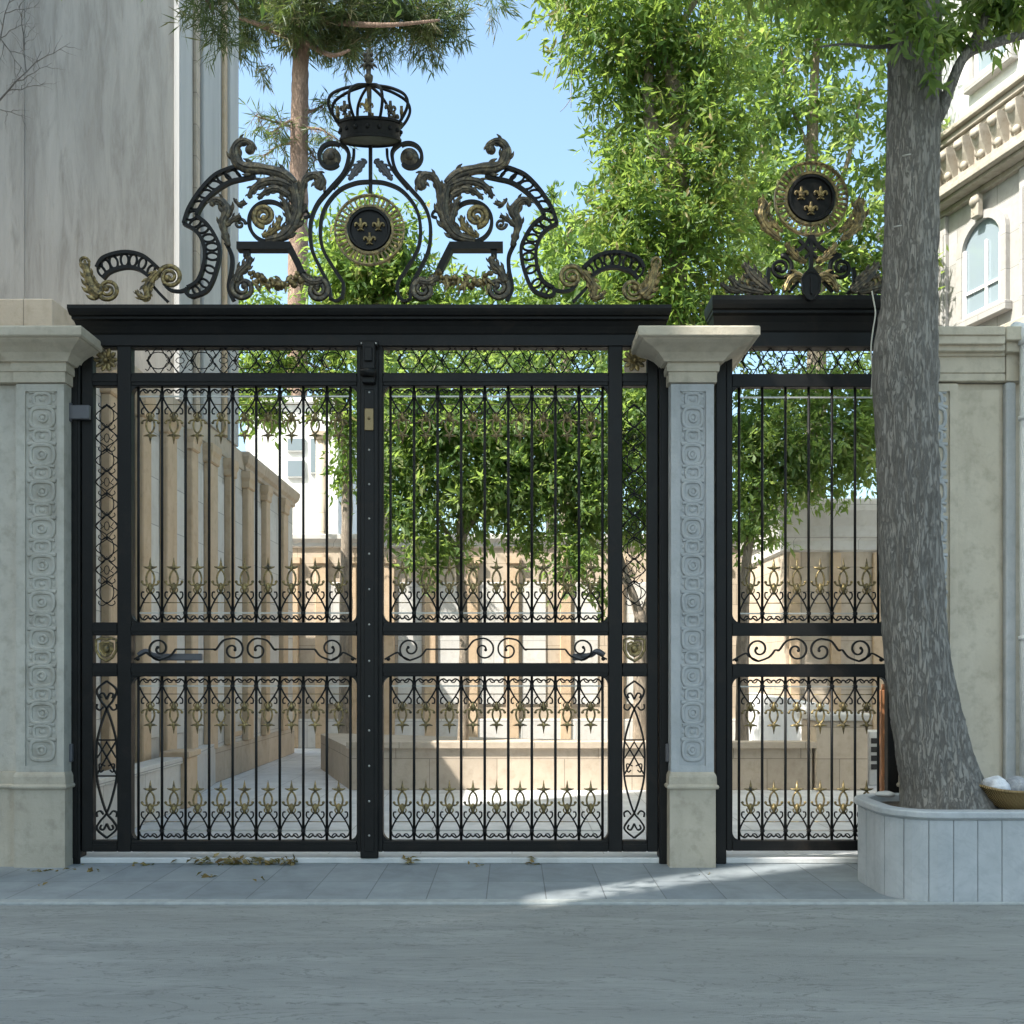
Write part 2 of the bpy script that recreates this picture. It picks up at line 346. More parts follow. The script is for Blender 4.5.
def clump_pts(clumps, twig=.28, per=26, flat=.6):
    """clumps: (centre, (rx,ry,rz), n). leaves gather on twigs spread through each ellipsoid"""
    P = []; T = []; Dr = []
    for c, r, n in clumps:
        k = max(2, n // per)
        q = rng.normal(size=(k, 3)); q /= np.linalg.norm(q, axis=1)[:, None]; q *= (rng.random(k) ** .45)[:, None]
        tw = np.array(c)[None] + q * np.array(r)[None]
        tt = rng.random(k)
        out = q + rng.normal(size=(k, 3)) * .35; out[:, 2] -= .15; out /= np.linalg.norm(out, axis=1)[:, None]
        i = rng.integers(0, k, n); s = rng.uniform(-1, 1, n)
        p = tw[i] + out[i] * (s * twig)[:, None] + rng.normal(size=(n, 3)) * np.array([.22, .22, .22 * flat])[None] * twig
        P.append(p); T.append(tt[i]); Dr.append(out[i])
    return np.concatenate(P), np.concatenate(T), np.concatenate(Dr)
def pc(px, py, rx, ry, y, dy, n):   # clump seen at a pixel at depth y, real size there
    d = y + 8.5; p = at(px, py, y); return ((p.x, p.y, p.z), (rx * d / F, dy, ry * d / F), n)

def limb(mb, pts, r0, r1, n=9, wob=.0, seg=6):
    S = spline(pts, seg); m = len(S)
    rr = [(r0 + (r1 - r0) * i / (m - 1)) * (1 + wob * noise.noise(S[i] * 3)) for i in range(m)]
    mb.tube(S, rr, n); return mb

# ================================================================== SETTING
def setting():
    def sheet(name, x0, x1, y0, y1, z, mt, y_down=None):
        mb = MB(); mb.add([(x0, y0, z), (x1, y0, z), (x1, y1, z), (x0, y1, z)], [(0, 1, 2, 3)])
        return props(mb.build(name, mt), kind='structure')
    sheet('ground', -400, 400, -300, 600, -.06, 'soil')
    sheet('street', -60, 60, -30, -1.47, -.014, 'street')
    mb = MB(); mb.box(-60, 60, -1.355, .14, -.3, 0); props(mb.build('pavement', 'pave'), kind='structure')
    mb = MB(); mb.box(-60, 60, -1.47, -1.357, -.3, .004, .008); props(mb.build('kerb', 'kerb'), kind='structure')
    mb = MB(); mb.box(-14, 16, .144, 26, -.3, .0); props(mb.build('courtyard_floor', 'courtfloor'), kind='structure')
setting()

# thresholds
def thresholds():
    for x0, x1, lab in ((X(76), X(666), 'long white marble threshold strip under the wide double gate'), (X(718), X(905), 'short white marble threshold under the narrow side gate')):
        mb = MB(); mb.box(x0, x1, -.045, .139, 0, .05, .008)
        o = mb.build('marble_threshold', 'marble', loc=((x0 + x1) / 2, 0, 0)); props(o, lab, 'threshold', 'marble thresholds under the gates')
thresholds()

# ================================================================== STONE PILLARS AND WALLS
def relief(mb, x0, x1, z0, z1, yf, unit=.30, flip=0):
    """interlaced key pattern with bosses, carved proud of the face at yf (facing -y)"""
    w = x1 - x0; cx = (x0 + x1) / 2; z = z0 + .03; k = flip
    rnd = random.Random(int(cx * 100) + 5)
    while z + unit * .8 < z1:
        s = 1 if k % 2 else -1; h = unit
        def rb(pts, ww=.016): mb.ribbon(spline([Vector((cx + s * a * w, yf, z + b * h)) for a, b in pts], 5), ww * 1.2, .013, lens=True)
        j = lambda: rnd.uniform(-.02, .02)
        def loop(cx_, cz_, rx_, rz_, ww, p_=3.2):
            pts = []
            for i in range(20):
                a_ = 2 * PI * i / 20; c_, s_ = math.cos(a_), math.sin(a_)
                pts.append(Vector((cx + cx_ * w + math.copysign(abs(c_) ** (2 / p_), c_) * rx_ * w + j() * .12, yf, z + cz_ * h + math.copysign(abs(s_) ** (2 / p_), s_) * rz_ * h)))
            mb.ribbon(pts, ww, .014, lens=True, closed=True)
        loop(0, .32, .37, .27, .017); loop(s * .02, .32, .14, .11, .012, 2)
        loop(0, .82, .26, .16, .015)
        rb([(-.44, .60), (-.2, .63 + j()), (.0, .60), (.2, .63 + j()), (.44, .60)], .013)
        rb([(-.40, 1.0), (-.15, 1.02), (0, .96), (.15, 1.02), (.40, 1.0)], .012)
        mb.ball((cx, yf + .004, z + .32 * h), .024, 9, 6, (1, .55, 1.1)); mb.ball((cx, yf + .004, z + .82 * h), .024, 9, 6, (1.2, .5, .9))
        for e in (-1, 1): mb.ball((cx + e * .36 * w, yf + .004, z + .82 * h + j() * .2), .018, 8, 5, (.9, .5, 1.4))
        z += unit; k += 1

def cap_o(pxh, half): return (pxh * 8.3 / F - half) / (1 + pxh / F)
CAPP0 = [(22, 383), (24.5, 382), (24.5, 372), (26.5, 371), (27, 366), (26, 362.5), (30, 361), (32, 358), (37, 352), (44, 346.5), (51, 342), (55, 339), (56.5, 337), (59.5, 336.3), (61.5, 334.5), (61.5, 327), (60.5, 325.5)]
CAP = []
for _h, _p in CAPP0:
    _o = max(cap_o(_h, .178), 0); CAP.append((_o, Z(_p, -.2 - _o)))
def capz(prof=None, k=1.0): return CAP

def pillar(name, x0, x1, label, mt_cap, mt_shaft, mt_rel, pan=None, capx=None):
    cx = (x0 + x1) / 2
    t = thing(name, (cx, 0, 0), label, 'pillar', 'stone gate pillars')
    zb, zt = Z(772, -.2), Z(382.6, -.2)
    px0, px1 = pan
    # shaft with sunk panel: core + raised margins
    mb = MB(); mb.box(x0, x1, -.18, .2, zb, zt)
    mb.box(x0, px0, -.2, -.1805, zb, zt - .01); mb.box(px1, x1, -.2, -.1805, zb, zt - .01)
    mb.box(px0 + .001, px1 - .001, -.199, -.1805, zt - .07, zt - .01); mb.box(px0 + .001, px1 - .001, -.199, -.1805, zb, zb + .05)
    mb.build('shaft', mt_shaft, t)
    mb = MB(); relief(mb, px0, px1, zb + .05, zt - .07, -.182); mb.build('carved_panel', mt_rel, t)
    if capx is None: mb = MB(); mb.rect(x0, x1, -.2, .2, CAP if x0 > 0 else [(o * .8, Z(383 + (CAPP0[i_][1] - 383), -.2 - o * .8)) for i_, (o, z) in enumerate(CAP)]); mb.build('capital', mt_cap, t)
    mb = MB(); mb.rect(x0, x1, -.2, .2, [(.012, 0), (.012, zb - .14), (.03, zb - .135), (.036, zb - .12), (.03, zb - .105), (.02, zb - .1), (.018, zb - .04), (.012, zb - .02), (.0, zb - .001)])
    mb.build('base', 'plinth', t)
    return t

YF = -.2
pillar('stone_pillar', X(671, YF), X(714, YF), 'slim bluish carved stone pillar between the double gate and the side gate', 'limestone', 'carved', 'carved', (X(680, YF), X(706, YF)))
pillar('stone_pillar', X(16, YF), X(64, YF), 'weathered carved stone pillar at the left end of the double gate', 'limestone', 'oldcarved', 'oldcarved', (X(25, YF), X(57, YF)))
pillar('stone_pillar', X(908, YF), X(958, YF), 'beige carved stone pillar half hidden behind the street tree trunk', 'limestone', 'limestone', 'carved', (X(920, YF), X(950, YF)), capx=(0, 0))

def walls():
    t = thing('boundary_wall', (X(-60), 0, 0), 'grey stone boundary wall with moulded plinth at the left edge', 'wall')
    x0, x1 = -9.0, X(16, YF) - .002
    zb, zt = Z(772, -.2), Z(382.6, -.2)
    mb = MB(); mb.box(x0, x1, -.12, .15, zb, zt); mb.build('panel', 'oldcarved', t)
    mb = MB(); mb.rect(x0, x1 + .04, -.165, .15, [(o * .8, Z(CAPP0[i_][1], -.17 - o * .8)) for i_, (o, z) in enumerate(CAP)]); mb.build('coping', 'limestone', t)
    mb = MB(); mb.rect(x0, x1, -.165, .15, [(0, 0), (0, zb - .14), (.018, zb - .135), (.024, zb - .12), (.018, zb - .105), (.008, zb - .1), (.006, zb - .04), (0.002, zb - .001)]); mb.build('plinth', 'plinth', t)
    t = thing('boundary_wall', (X(1000), 0, 0), 'beige stone boundary wall right of the street tree', 'wall')
    x0, x1 = X(958, YF) + .002, 9.0
    mb = MB(); mb.box(x0, x1, -.15, .15, 0, zt); mb.box(x0 + .01, X(1001, YF), -.168, -.1505, .55, zt - .05); mb.build('panel', 'limestone', t)
    mb = MB()
    for yo, p0_, p1_ in ((-.215, 381, 373), (-.225, 372.8, 356), (-.25, 355.8, 351), (-.30, 350.8, 344), (-.34, 343.8, 335), (-.36, 334.8, 326)): mb.box(X(903, yo), X(1005.5, yo), yo, .2, Z(p0_, yo), Z(p1_, yo), .006)
    for yo, p0_, p1_ in ((-.23, 381, 352), (-.28, 351.8, 340), (-.33, 339.8, 326)): mb.box(X(1006.5, yo), x1, yo, .2, Z(p0_, yo), Z(p1_, yo), .006)
    mb.build('coping', 'limestone', t)
    mb = MB(); mb.box(X(1005, YF), X(1015, YF), -.22, -.151, 0, zt, .01); mb.build('pilaster', 'carved', t)
    t = thing('drain_pipe', (X(1022, -.25), -.25, 0), 'white vertical pipe at the right edge of the frame beside the beige wall', 'pipe')
    mb = MB(); xx = X(1027, -.3); mb.tube([(xx, -.3, 0), (xx, -.3, Z(345, -.3))], .055, 14); mb.build('pipe', 'whitepaint', t)
    mb = MB(); mb.tube([(xx, -.3, Z(345, -.3)), (xx, -.3, Z(338, -.3)), (xx - .02, -.28, Z(331, -.3)), (xx - .05, -.2, Z(326, -.3))], .068, 14)
    mb.build('elbow', 'whitepaint', t)
    for q in (420, 640): mb = MB(); mb.tube([(xx, -.3, Z(q, -.3)), (xx, -.3, Z(q - 4, -.3))], .066, 14); mb.build('collar', 'whitepaint', t)
walls()

# ================================================================== IRON GATES
def V2(px, py, y=0.0): return at(px, py, y)

def ornament_mesh():
    mb = MB(); g = MB(); r0 = .0078
    def tb(m_, p, r=r0): m_.tube(spline([(a, 0, b) for a, b in p], 5), r, 5)
    for q in (-1, 1):
        tb(mb, [(q * .092, .085), (q * .082, .045), (q * .05, .022), (q * .02, .04), (0, .028)])
        tb(mb, [(q * .06, .024), (q * .04, .055), (q * .012, .05)], .006)
        tb(mb, [(q * .092, .085), (q * .078, .13), (q * .045, .195), (0, .262), (-q * .016, .29)])
        tb(mb, [(q * .05, .19), (q * .072, .215), (q * .07, .25), (q * .05, .252)], .007)
        tb(g, [(-q * .012, .28), (-q * .026, .315), (-q * .034, .365), (-q * .022, .412), (0, .44)], .0088)
        tb(g, [(0, .318), (q * .03, .312), (q * .058, .318), (q * .07, .345)], .0085)
        g.ball((q * .068, 0, .338), .0135, 6, 4)
        g.tube([(0, 0, .456), (q * .03, 0, .456), (q * .056, 0, .463)], [.017, .011, .004], 5)
        tb(g, [(q * .01, .235), (q * .03, .262), (q * .028, .285)], .006)
    g.tube([(0, 0, .235), (0, 0, .285), (0, 0, .33)], [.006, .024, .009], 6)
    g.tube([(0, 0, .43), (0, 0, .452), (0, 0, .475), (0, 0, .54)], [.008, .020, .0125, .0015], 6)
    g.tube([(-.056, 0, .165), (.056, 0, .165)], .004, 4)
    n0 = len(mb.f); mb.add(g.v, g.f, True); me = mb.mesh('spear_ornament', 'iron'); me.materials.append(M['gold'])
    nv = len(mb.v) - len(g.v)
    for p in me.polygons:
        if min(p.vertices) >= nv: p.material_index = 1
    return me
ORN = ornament_mesh()

def put_ornament(parent, x, z, down, k, y=0.0):
    o = link('spear_ornament', ORN, parent, (x, y, z)); o.scale = (1, 1, k)
    if down: o.rotation_euler = (0, PI, 0)
    return o

def gusset(mb, cx, cz, sx, sz, a=.075, y0=-.035, y1=.035):
    poly = [(cx, cz)] + [(cx + sx * a * (1 - math.sin(t)), cz + sz * a * (1 - math.cos(t))) for t in [PI / 2 * i / 6 for i in range(7)]]
    mb.prism(poly, y0, y1)

def scroll_strip(x0, x1, z0, z1, n4=True):
    """two back-to-back C-scroll pairs joined by a straight bar"""
    mb = MB(); h = z1 - z0; cx = (x0 + x1) / 2; r = h * .42; zc = (z0 + z1) / 2
    for q in (-1, 1):
        c = (cx + q * r * 1.06, zc - .005)
        sp = spiral(c, r, r * .18, PI / 2 + (0 if q > 0 else 0), 1.25, 34, 0, q)   # opens from top, curls inward
        join = Vector((cx + q * (r * 2.5), 0, zc))
        pts = [join + Vector((q * .02, 0, 0)), join, Vector((cx + q * r * 1.9, 0, zc + r * .75))] + sp
        far = cx + q * ((x1 - x0) / 2 - r * 3.7)
        mb.ribbon([Vector((far, 0, zc)), join], .0065, .010)
        mb.ribbon(spline(pts[:3] + [sp[0]], 5) + sp[1:], .0075, .010)
        mb.ball(sp[-1], .014, 7, 5)
        # outer volute with a tail down to the corner
        c2 = (cx + q * ((x1 - x0) / 2 - r * 2.3), zc + .004)
        sp2 = spiral(c2, r * 1.0, r * .2, -PI / 2, 1.35, 34, 0, q)
        a = Vector((far, 0, zc))
        mb.ribbon(spline([a, Vector((far + q * r * .5, 0, zc - r * .6)), sp2[0]], 5) + sp2[1:], .0075, .010)
        mb.ball(sp2[-1], .014, 7, 5)
        e = Vector((cx + q * ((x1 - x0) / 2 - .01), 0, z0 + .03))
        mb.ribbon(spline([sp2[0], Vector((c2[0] + q * r * .8, 0, zc - r * .55)), Vector((c2[0] + q * r * 1.15, 0, zc - r * .3)), e], 5), [.007] * 16, .010)
        mb.ball(e + Vector((-q * .03, 0, .005)), .018, 7, 5)
    return mb

def chain(mb, pts_axis, x0, z0, x1, z1, n, r):
    """thin chain of rings and lozenges from (x0,z0) to (x1,z1)"""
    A = Vector((x0, 0, z0)); Bv = Vector((x1, 0, z1)); d = (Bv - A) / n; L_ = d.length; u = d.normalized(); v = Vector((-u.z, 0, u.x))
    for sg in (-1, 1):
        pts = []
        for i in range(n + 1): pts.append(A + d * i + v * (r * .12 * sg * (1 if i % 2 else -1)))
        z_ = []
        for i in range(n): z_ += [pts[i], A + d * (i + .5) + v * (r * 1.32 * sg)]
        mb.tube(spline(z_ + [pts[-1]], 4), .0046, 4)
    for i in range(n + 1):
        c = A + d * i; mb.ball(c, .011, 6, 4)
        for sg in (-1, 1): mb.tube(spline([c, c + v * (sg * r * .5) + u * (L_ * .12), c + v * (sg * r * .95) + u * (L_ * .02), c + v * (sg * r * .85) - u * (L_ * .1)], 4), .0042, 4)
    for i in range(n):
        c = A + d * (i + .5)
        if i % 2 == 0:
            mb.tube([c + u * (L_ * .5 * math.cos(a)) + v * (r * .82 * math.sin(a)) for a in [2 * PI * k / 16 for k in range(16)]], .0042, 4, closed=True)
        else:
            mb.tube([c + u * (L_ * .62), c + v * (r * 1.25), c - u * (L_ * .62), c - v * (r * 1.25)], .0042, 4, closed=True)
            mb.tube([c + u * (L_ * .2 * math.cos(a)) + v * (r * .3 * math.sin(a)) for a in [2 * PI * k / 8 for k in range(8)]], .0038, 4, closed=True)
            for s_ in (-1, 1):
                mb.tube([c + v * (r * .3 * s_), c + v * (r * .75 * s_) + u * (L_ * .14)], .0038, 4)
                mb.tube([c + v * (r * .5 * s_), c + v * (r * .8 * s_) - u * (L_ * .16)], .0034, 4)
    return mb

def lyre(xc, hw, py0, py1):
    """S strands crossing top and bottom with a lattice between, px rows py0..py1"""
    mb = MB(); T = [(0, 681), (.92, 690), (.55, 701), (0, 709), (-.62, 728), (-.95, 746), (-.95, 775), (-.55, 796), (0, 813), (.6, 821), (.92, 829), (0, 838)]
    for q in (-1, 1):
        mb.ribbon(spline([Vector((xc + q * a * hw, 0, Z(b))) for a, b in T], 6), .0075, .010)
        for zz, dz in ((Z(697), 1), (Z(826), -1)):
            mb.ribbon(spline([Vector((xc + q * a * hw, 0, zz + dz * b)) for a, b in ((0, -.02), (.3, .03), (.62, .02), (.5, -.01))], 5), .007, .010)
        for zz, dz in ((Z(704), 1), (Z(817), -1)):
            mb.ribbon(spline([Vector((xc + q * a * hw, 0, zz - dz * b)) for a, b in ((.3, .02), (.6, .05), (.95, .035), (.9, .0))], 5), .0065, .010)
        mb.ribbon([Vector((xc - q * hw * .9, 0, Z(741))), Vector((xc, 0, Z(757))), Vector((xc + q * hw * .9, 0, Z(774)))], .006, .008)
        mb.ribbon([Vector((xc - q * hw * .9, 0, Z(758))), Vector((xc, 0, Z(742))), Vector((xc, 0, Z(741)))], .005, .008)
        mb.ribbon(spline([Vector((xc + q * hw * .15, 0, Z(766))), Vector((xc + q * hw * .7, 0, Z(764))), Vector((xc + q * hw * .6, 0, Z(772))), Vector((xc + q * hw * .3, 0, Z(770)))], 5), .005, .008)
    for p in (740, 776): mb.ribbon([Vector((xc - hw * .95, 0, Z(p))), Vector((xc + hw * .95, 0, Z(p)))], .006, .010)
    return mb

def panel_bars(t, xs, pyt, pyb, top, bottom, kt, kb, y=0.0):
    for x in xs:
        mb = MB(); mb.tube([(x, y, Z(pyb)), (x, y, Z(pyt))], .0115, 8); mb.build('bar', 'iron', t)
    for a, b in zip(xs[:-1], xs[1:]):
        if top: put_ornament(t, (a + b) / 2, Z(pyt), True, kt, y)
        if bottom: put_ornament(t, (a + b) / 2, Z(pyb), False, kb, y)
    tied = [pyt + 9.5] + ([pyb - 9.5] if bottom else [])
    for p in tied:
        mb = MB(); mb.box(xs[0], xs[-1], y - .006, y + .006, Z(p) - .006, Z(p) + .006); mb.build('tie_rod', 'steel', t)
    me = MB().box(-.017, .017, -.016, .016, -.014, .014, .003).mesh('bar_collar', 'iron')
    for x in xs[1:-1]:
        for p in ([pyt + 9.5] if top else []) + ([pyb - 9.5] if bottom else []): link('bar_collar', me, t, (x, y, Z(p)))

CX = 370.5
def leaf_gate(m):
    """m = -1 left leaf, +1 right leaf; px distances from the meeting line"""
    q = lambda px: CX + m * (CX - px)          # px of the left leaf mirrored for the right one
    if m > 0: g = lambda px: px if False else 2 * CX - px
    else: g = lambda px: px
    xx = lambda px: X(g(px))
    lab = 'left leaf of the double gate carrying the studded centre strip and brass keyhole plate' if m < 0 else 'right leaf of the double gate beside the slim middle pillar'
    t = thing('gate_leaf', (xx(230), 0, .07), lab, 'gate leaf', 'leaves of the black double gate')
    def bx(a, b, pt, pb, y0=-.04, y1=.04, name='rail', bev=.006, mt='iron'):
        x0, x1 = sorted((xx(a), xx(b))); mb = MB(); mb.box(x0, x1, y0, y1, Z(pb), Z(pt), bev)
        # applied moulding line on the face
        return mb.build(name, mt, t)
    bx(83.5, 94.5, 346, 851, name='stile'); bx(119, 133, 346, 851, -.045, .045, name='stile')
    bx(357.5, 369.6, 346, 851, -.045, .045, name='stile')
    for pt, pb in ((374, 387), (622.5, 635.5), (663, 676.5), (840, 851)):
        mb = MB()
        for a, b in ((94.5, 119), (133, 357.5)):
            x0, x1 = sorted((xx(a), xx(b))); mb.box(x0, x1, -.04, .04, Z(pb), Z(pt), .006)
            h = Z(pt) - Z(pb); mb.box(x0, x1, -.048, -.0405, Z(pb) + h * .3, Z(pt) - h * .3)
        mb.build('rail', 'iron', t)
    mb = MB()
    for a, b in ((94.5, 119), (133, 357.5)):
        x0, x1 = sorted((xx(a), xx(b))); mb.box(x0, x1, -.035, .035, Z(348.5), Z(345.5))
    mb.build('rail', 'iron', t)
    xs = sorted(xx(138.5 + 23.55 * i) for i in range(10))
    panel_bars(t, xs, 387, 622.5, True, True, .88, 1.0)
    panel_bars(t, xs, 676.5, 840, True, True, .88, .92)
    x0, x1 = sorted((xx(133), xx(357.5)))
    for pt, pb in ((387, 622.5), (676.5, 840)):
        for x, s in ((x0, 1), (x1, -1)):
            for p_, v_ in ((pt, -1), (pb, 1)): mb = MB(); gusset(mb, x, Z(p_), s, v_); mb.build('corner_gusset', 'iron', t)
    scroll_strip(x0, x1, Z(663), Z(635.5)).build('scroll_strip', 'iron', t)
    chain(MB(), None, x0 + .12, Z(360.5), x1 - .12, Z(360.5), 9, .085).build('transom_lattice', 'iron', t)
    xc = xx(106.8)
    chain(MB(), None, xc, Z(405), xc, Z(603), 9, .072).build('side_lattice', 'iron', t)
    lyre(xc, .088, 681, 838).build('lyre_scroll', 'iron', t)
    # gilded rosette and shield of the side light
    mb = MB()
    for k in range(10):
        a = 2 * PI * k / 10; c = Vector((xc, -.01, Z(360.5)))
        mb.ribbon([c + Vector((math.cos(a) * r_, -.01 * (r_ > .05), math.sin(a) * r_)) for r_ in (.012, .05, .085, .1)], [.01, .022, .018, .003], .008, lens=True)
    mb.ball((xc, -.02, Z(360.5)), .024, 10, 6); mb.build('rosette', 'gold', t)
    mb = MB(); sh = [(-.085, .075), (-.04, .09), (0, .08), (.04, .09), (.085, .075), (.085, -.01), (.05, -.07), (0, -.1), (-.05, -.07), (-.085, -.01)]
    zc = Z(649); mb.ribbon([Vector((xc + a, -.01, zc + b)) for a, b in sh], .012, .014, lens=True, closed=True)
    mb.ribbon([Vector((xc + a * .62, -.012, zc + b * .62)) for a, b in sh], .010, .014, lens=True, closed=True)
    mb.prism([(xc + a * .5, zc + b * .5) for a, b in sh], -.008, .008); mb.ball((xc, -.015, zc), .03, 10, 6, (1, .6, 1.1))
    mb.build('shield', 'gold', t)
    # hinges
    for p, h in (((415, 7), (752, 9)) if m < 0 else ((752, 9),)):
        mb = MB(); a, b = (74, 94.3) if p < 500 else (71, 77)
        x0_, x1_ = sorted((xx(a), xx(b))); mb.box(x0_, x1_, -.105, -.062, Z(p + h), Z(p - h), .006)
        if p < 500: mb.tube([(xx(74), -.085, Z(p + 9)), (xx(74), -.085, Z(p - 9))], .022, 10)
        mb.build('hinge', 'hinge', t)
    # swing arm in the scroll band
    mb = MB(); a0 = xx(136); a1 = xx(200 if m < 0 else 168)
    mb.tube(spline([(a0, .055, Z(655)), (xx(143), .06, Z(651)), (xx(150), .06, Z(655)), (xx(160), .06, Z(656))], 5), [.022] * 16, 8)
    x0_, x1_ = sorted((xx(155), a1)); mb.box(x0_, x1_, .045, .085, Z(660.5), Z(653.5), .008); mb.build('swing_arm', 'hinge', t)
    if m < 0:
        mb = MB(); mb.box(X(361.5), X(379.5), -.072, -.0465, Z(857), Z(352), .008); mb.box(X(365.5), X(375.5), -.08, -.0722, Z(850), Z(392), .004); mb.build('cover_strip', 'iron', t)
        mb = MB(); mb.box(X(364), X(377), -.125, -.0725, Z(387), Z(346), .008); mb.box(X(361), X(380), -.108, -.0727, Z(350), Z(344.5), .006)
        mb.box(X(366.5), X(374.5), -.14, -.1252, Z(366), Z(352), .006); mb.tube([(X(363), -.14, Z(377)), (X(378), -.14, Z(377))], .035, 12); mb.build('top_latch', 'iron', t)
        mb = MB(); mb.box(X(366), X(375), -.092, -.0802, Z(433), Z(411), .004); mb.tube([(X(370.5), -.091, Z(421)), (X(370.5), -.1, Z(421))], .012, 8)
        mb.build('keyhole_plate', 'brass', t)
        me = MB().ball((0, 0, 0), .0095, 8, 5, (1, .6, 1)).mesh('stud', 'steel')
        for p in (395, 452, 486, 520, 555, 590, 625, 661, 696, 730, 765, 800, 834): link('stud', me, t, (X(370.5), -.081, Z(p)))
        for a in (363.5, 377.5): link('stud', me, t, (X(a), -.11, Z(347.5)))
    return t
leaf_gate(-1); leaf_gate(1)

# ---- fixed frame + crest of the double gate
def lintel(t, x0, x1, top=303.5, bot=345.3, dx=.0):
    zt, zb = Z(top, -.22), Z(bot, -.06)
    h = zt - zb
    mb = MB(); P = [(.0, zb), (.0, zb + h * .30), (.012, zb + h * .34), (.02, zb + h * .40), (.035, zb + h * .5), (.06, zb + h * .62), (.09, zb + h * .66), (.09, zb + h * .72), (.115, zb + h * .74), (.13, zb + h * .82), (.14, zb + h * .9), (.14, zb + h)]
    mb.loft([[(x0 + dx - o * .3, -.06 - o, z), (x1 - dx + o * .3, -.06 - o, z), (x1 - dx + o * .3, .08 + o * .5, z), (x0 + dx - o * .3, .08 + o * .5, z)] for o, z in P])
    return mb.build('lintel', 'iron', t)

YC = -.06
def C(px, py, dy=0.0): return at(px, py, YC + dy)
def mir(pts): return [(2 * CX - a, b) for a, b in pts]
def U(n): return n / 121.0       # px to metres in the crest plane

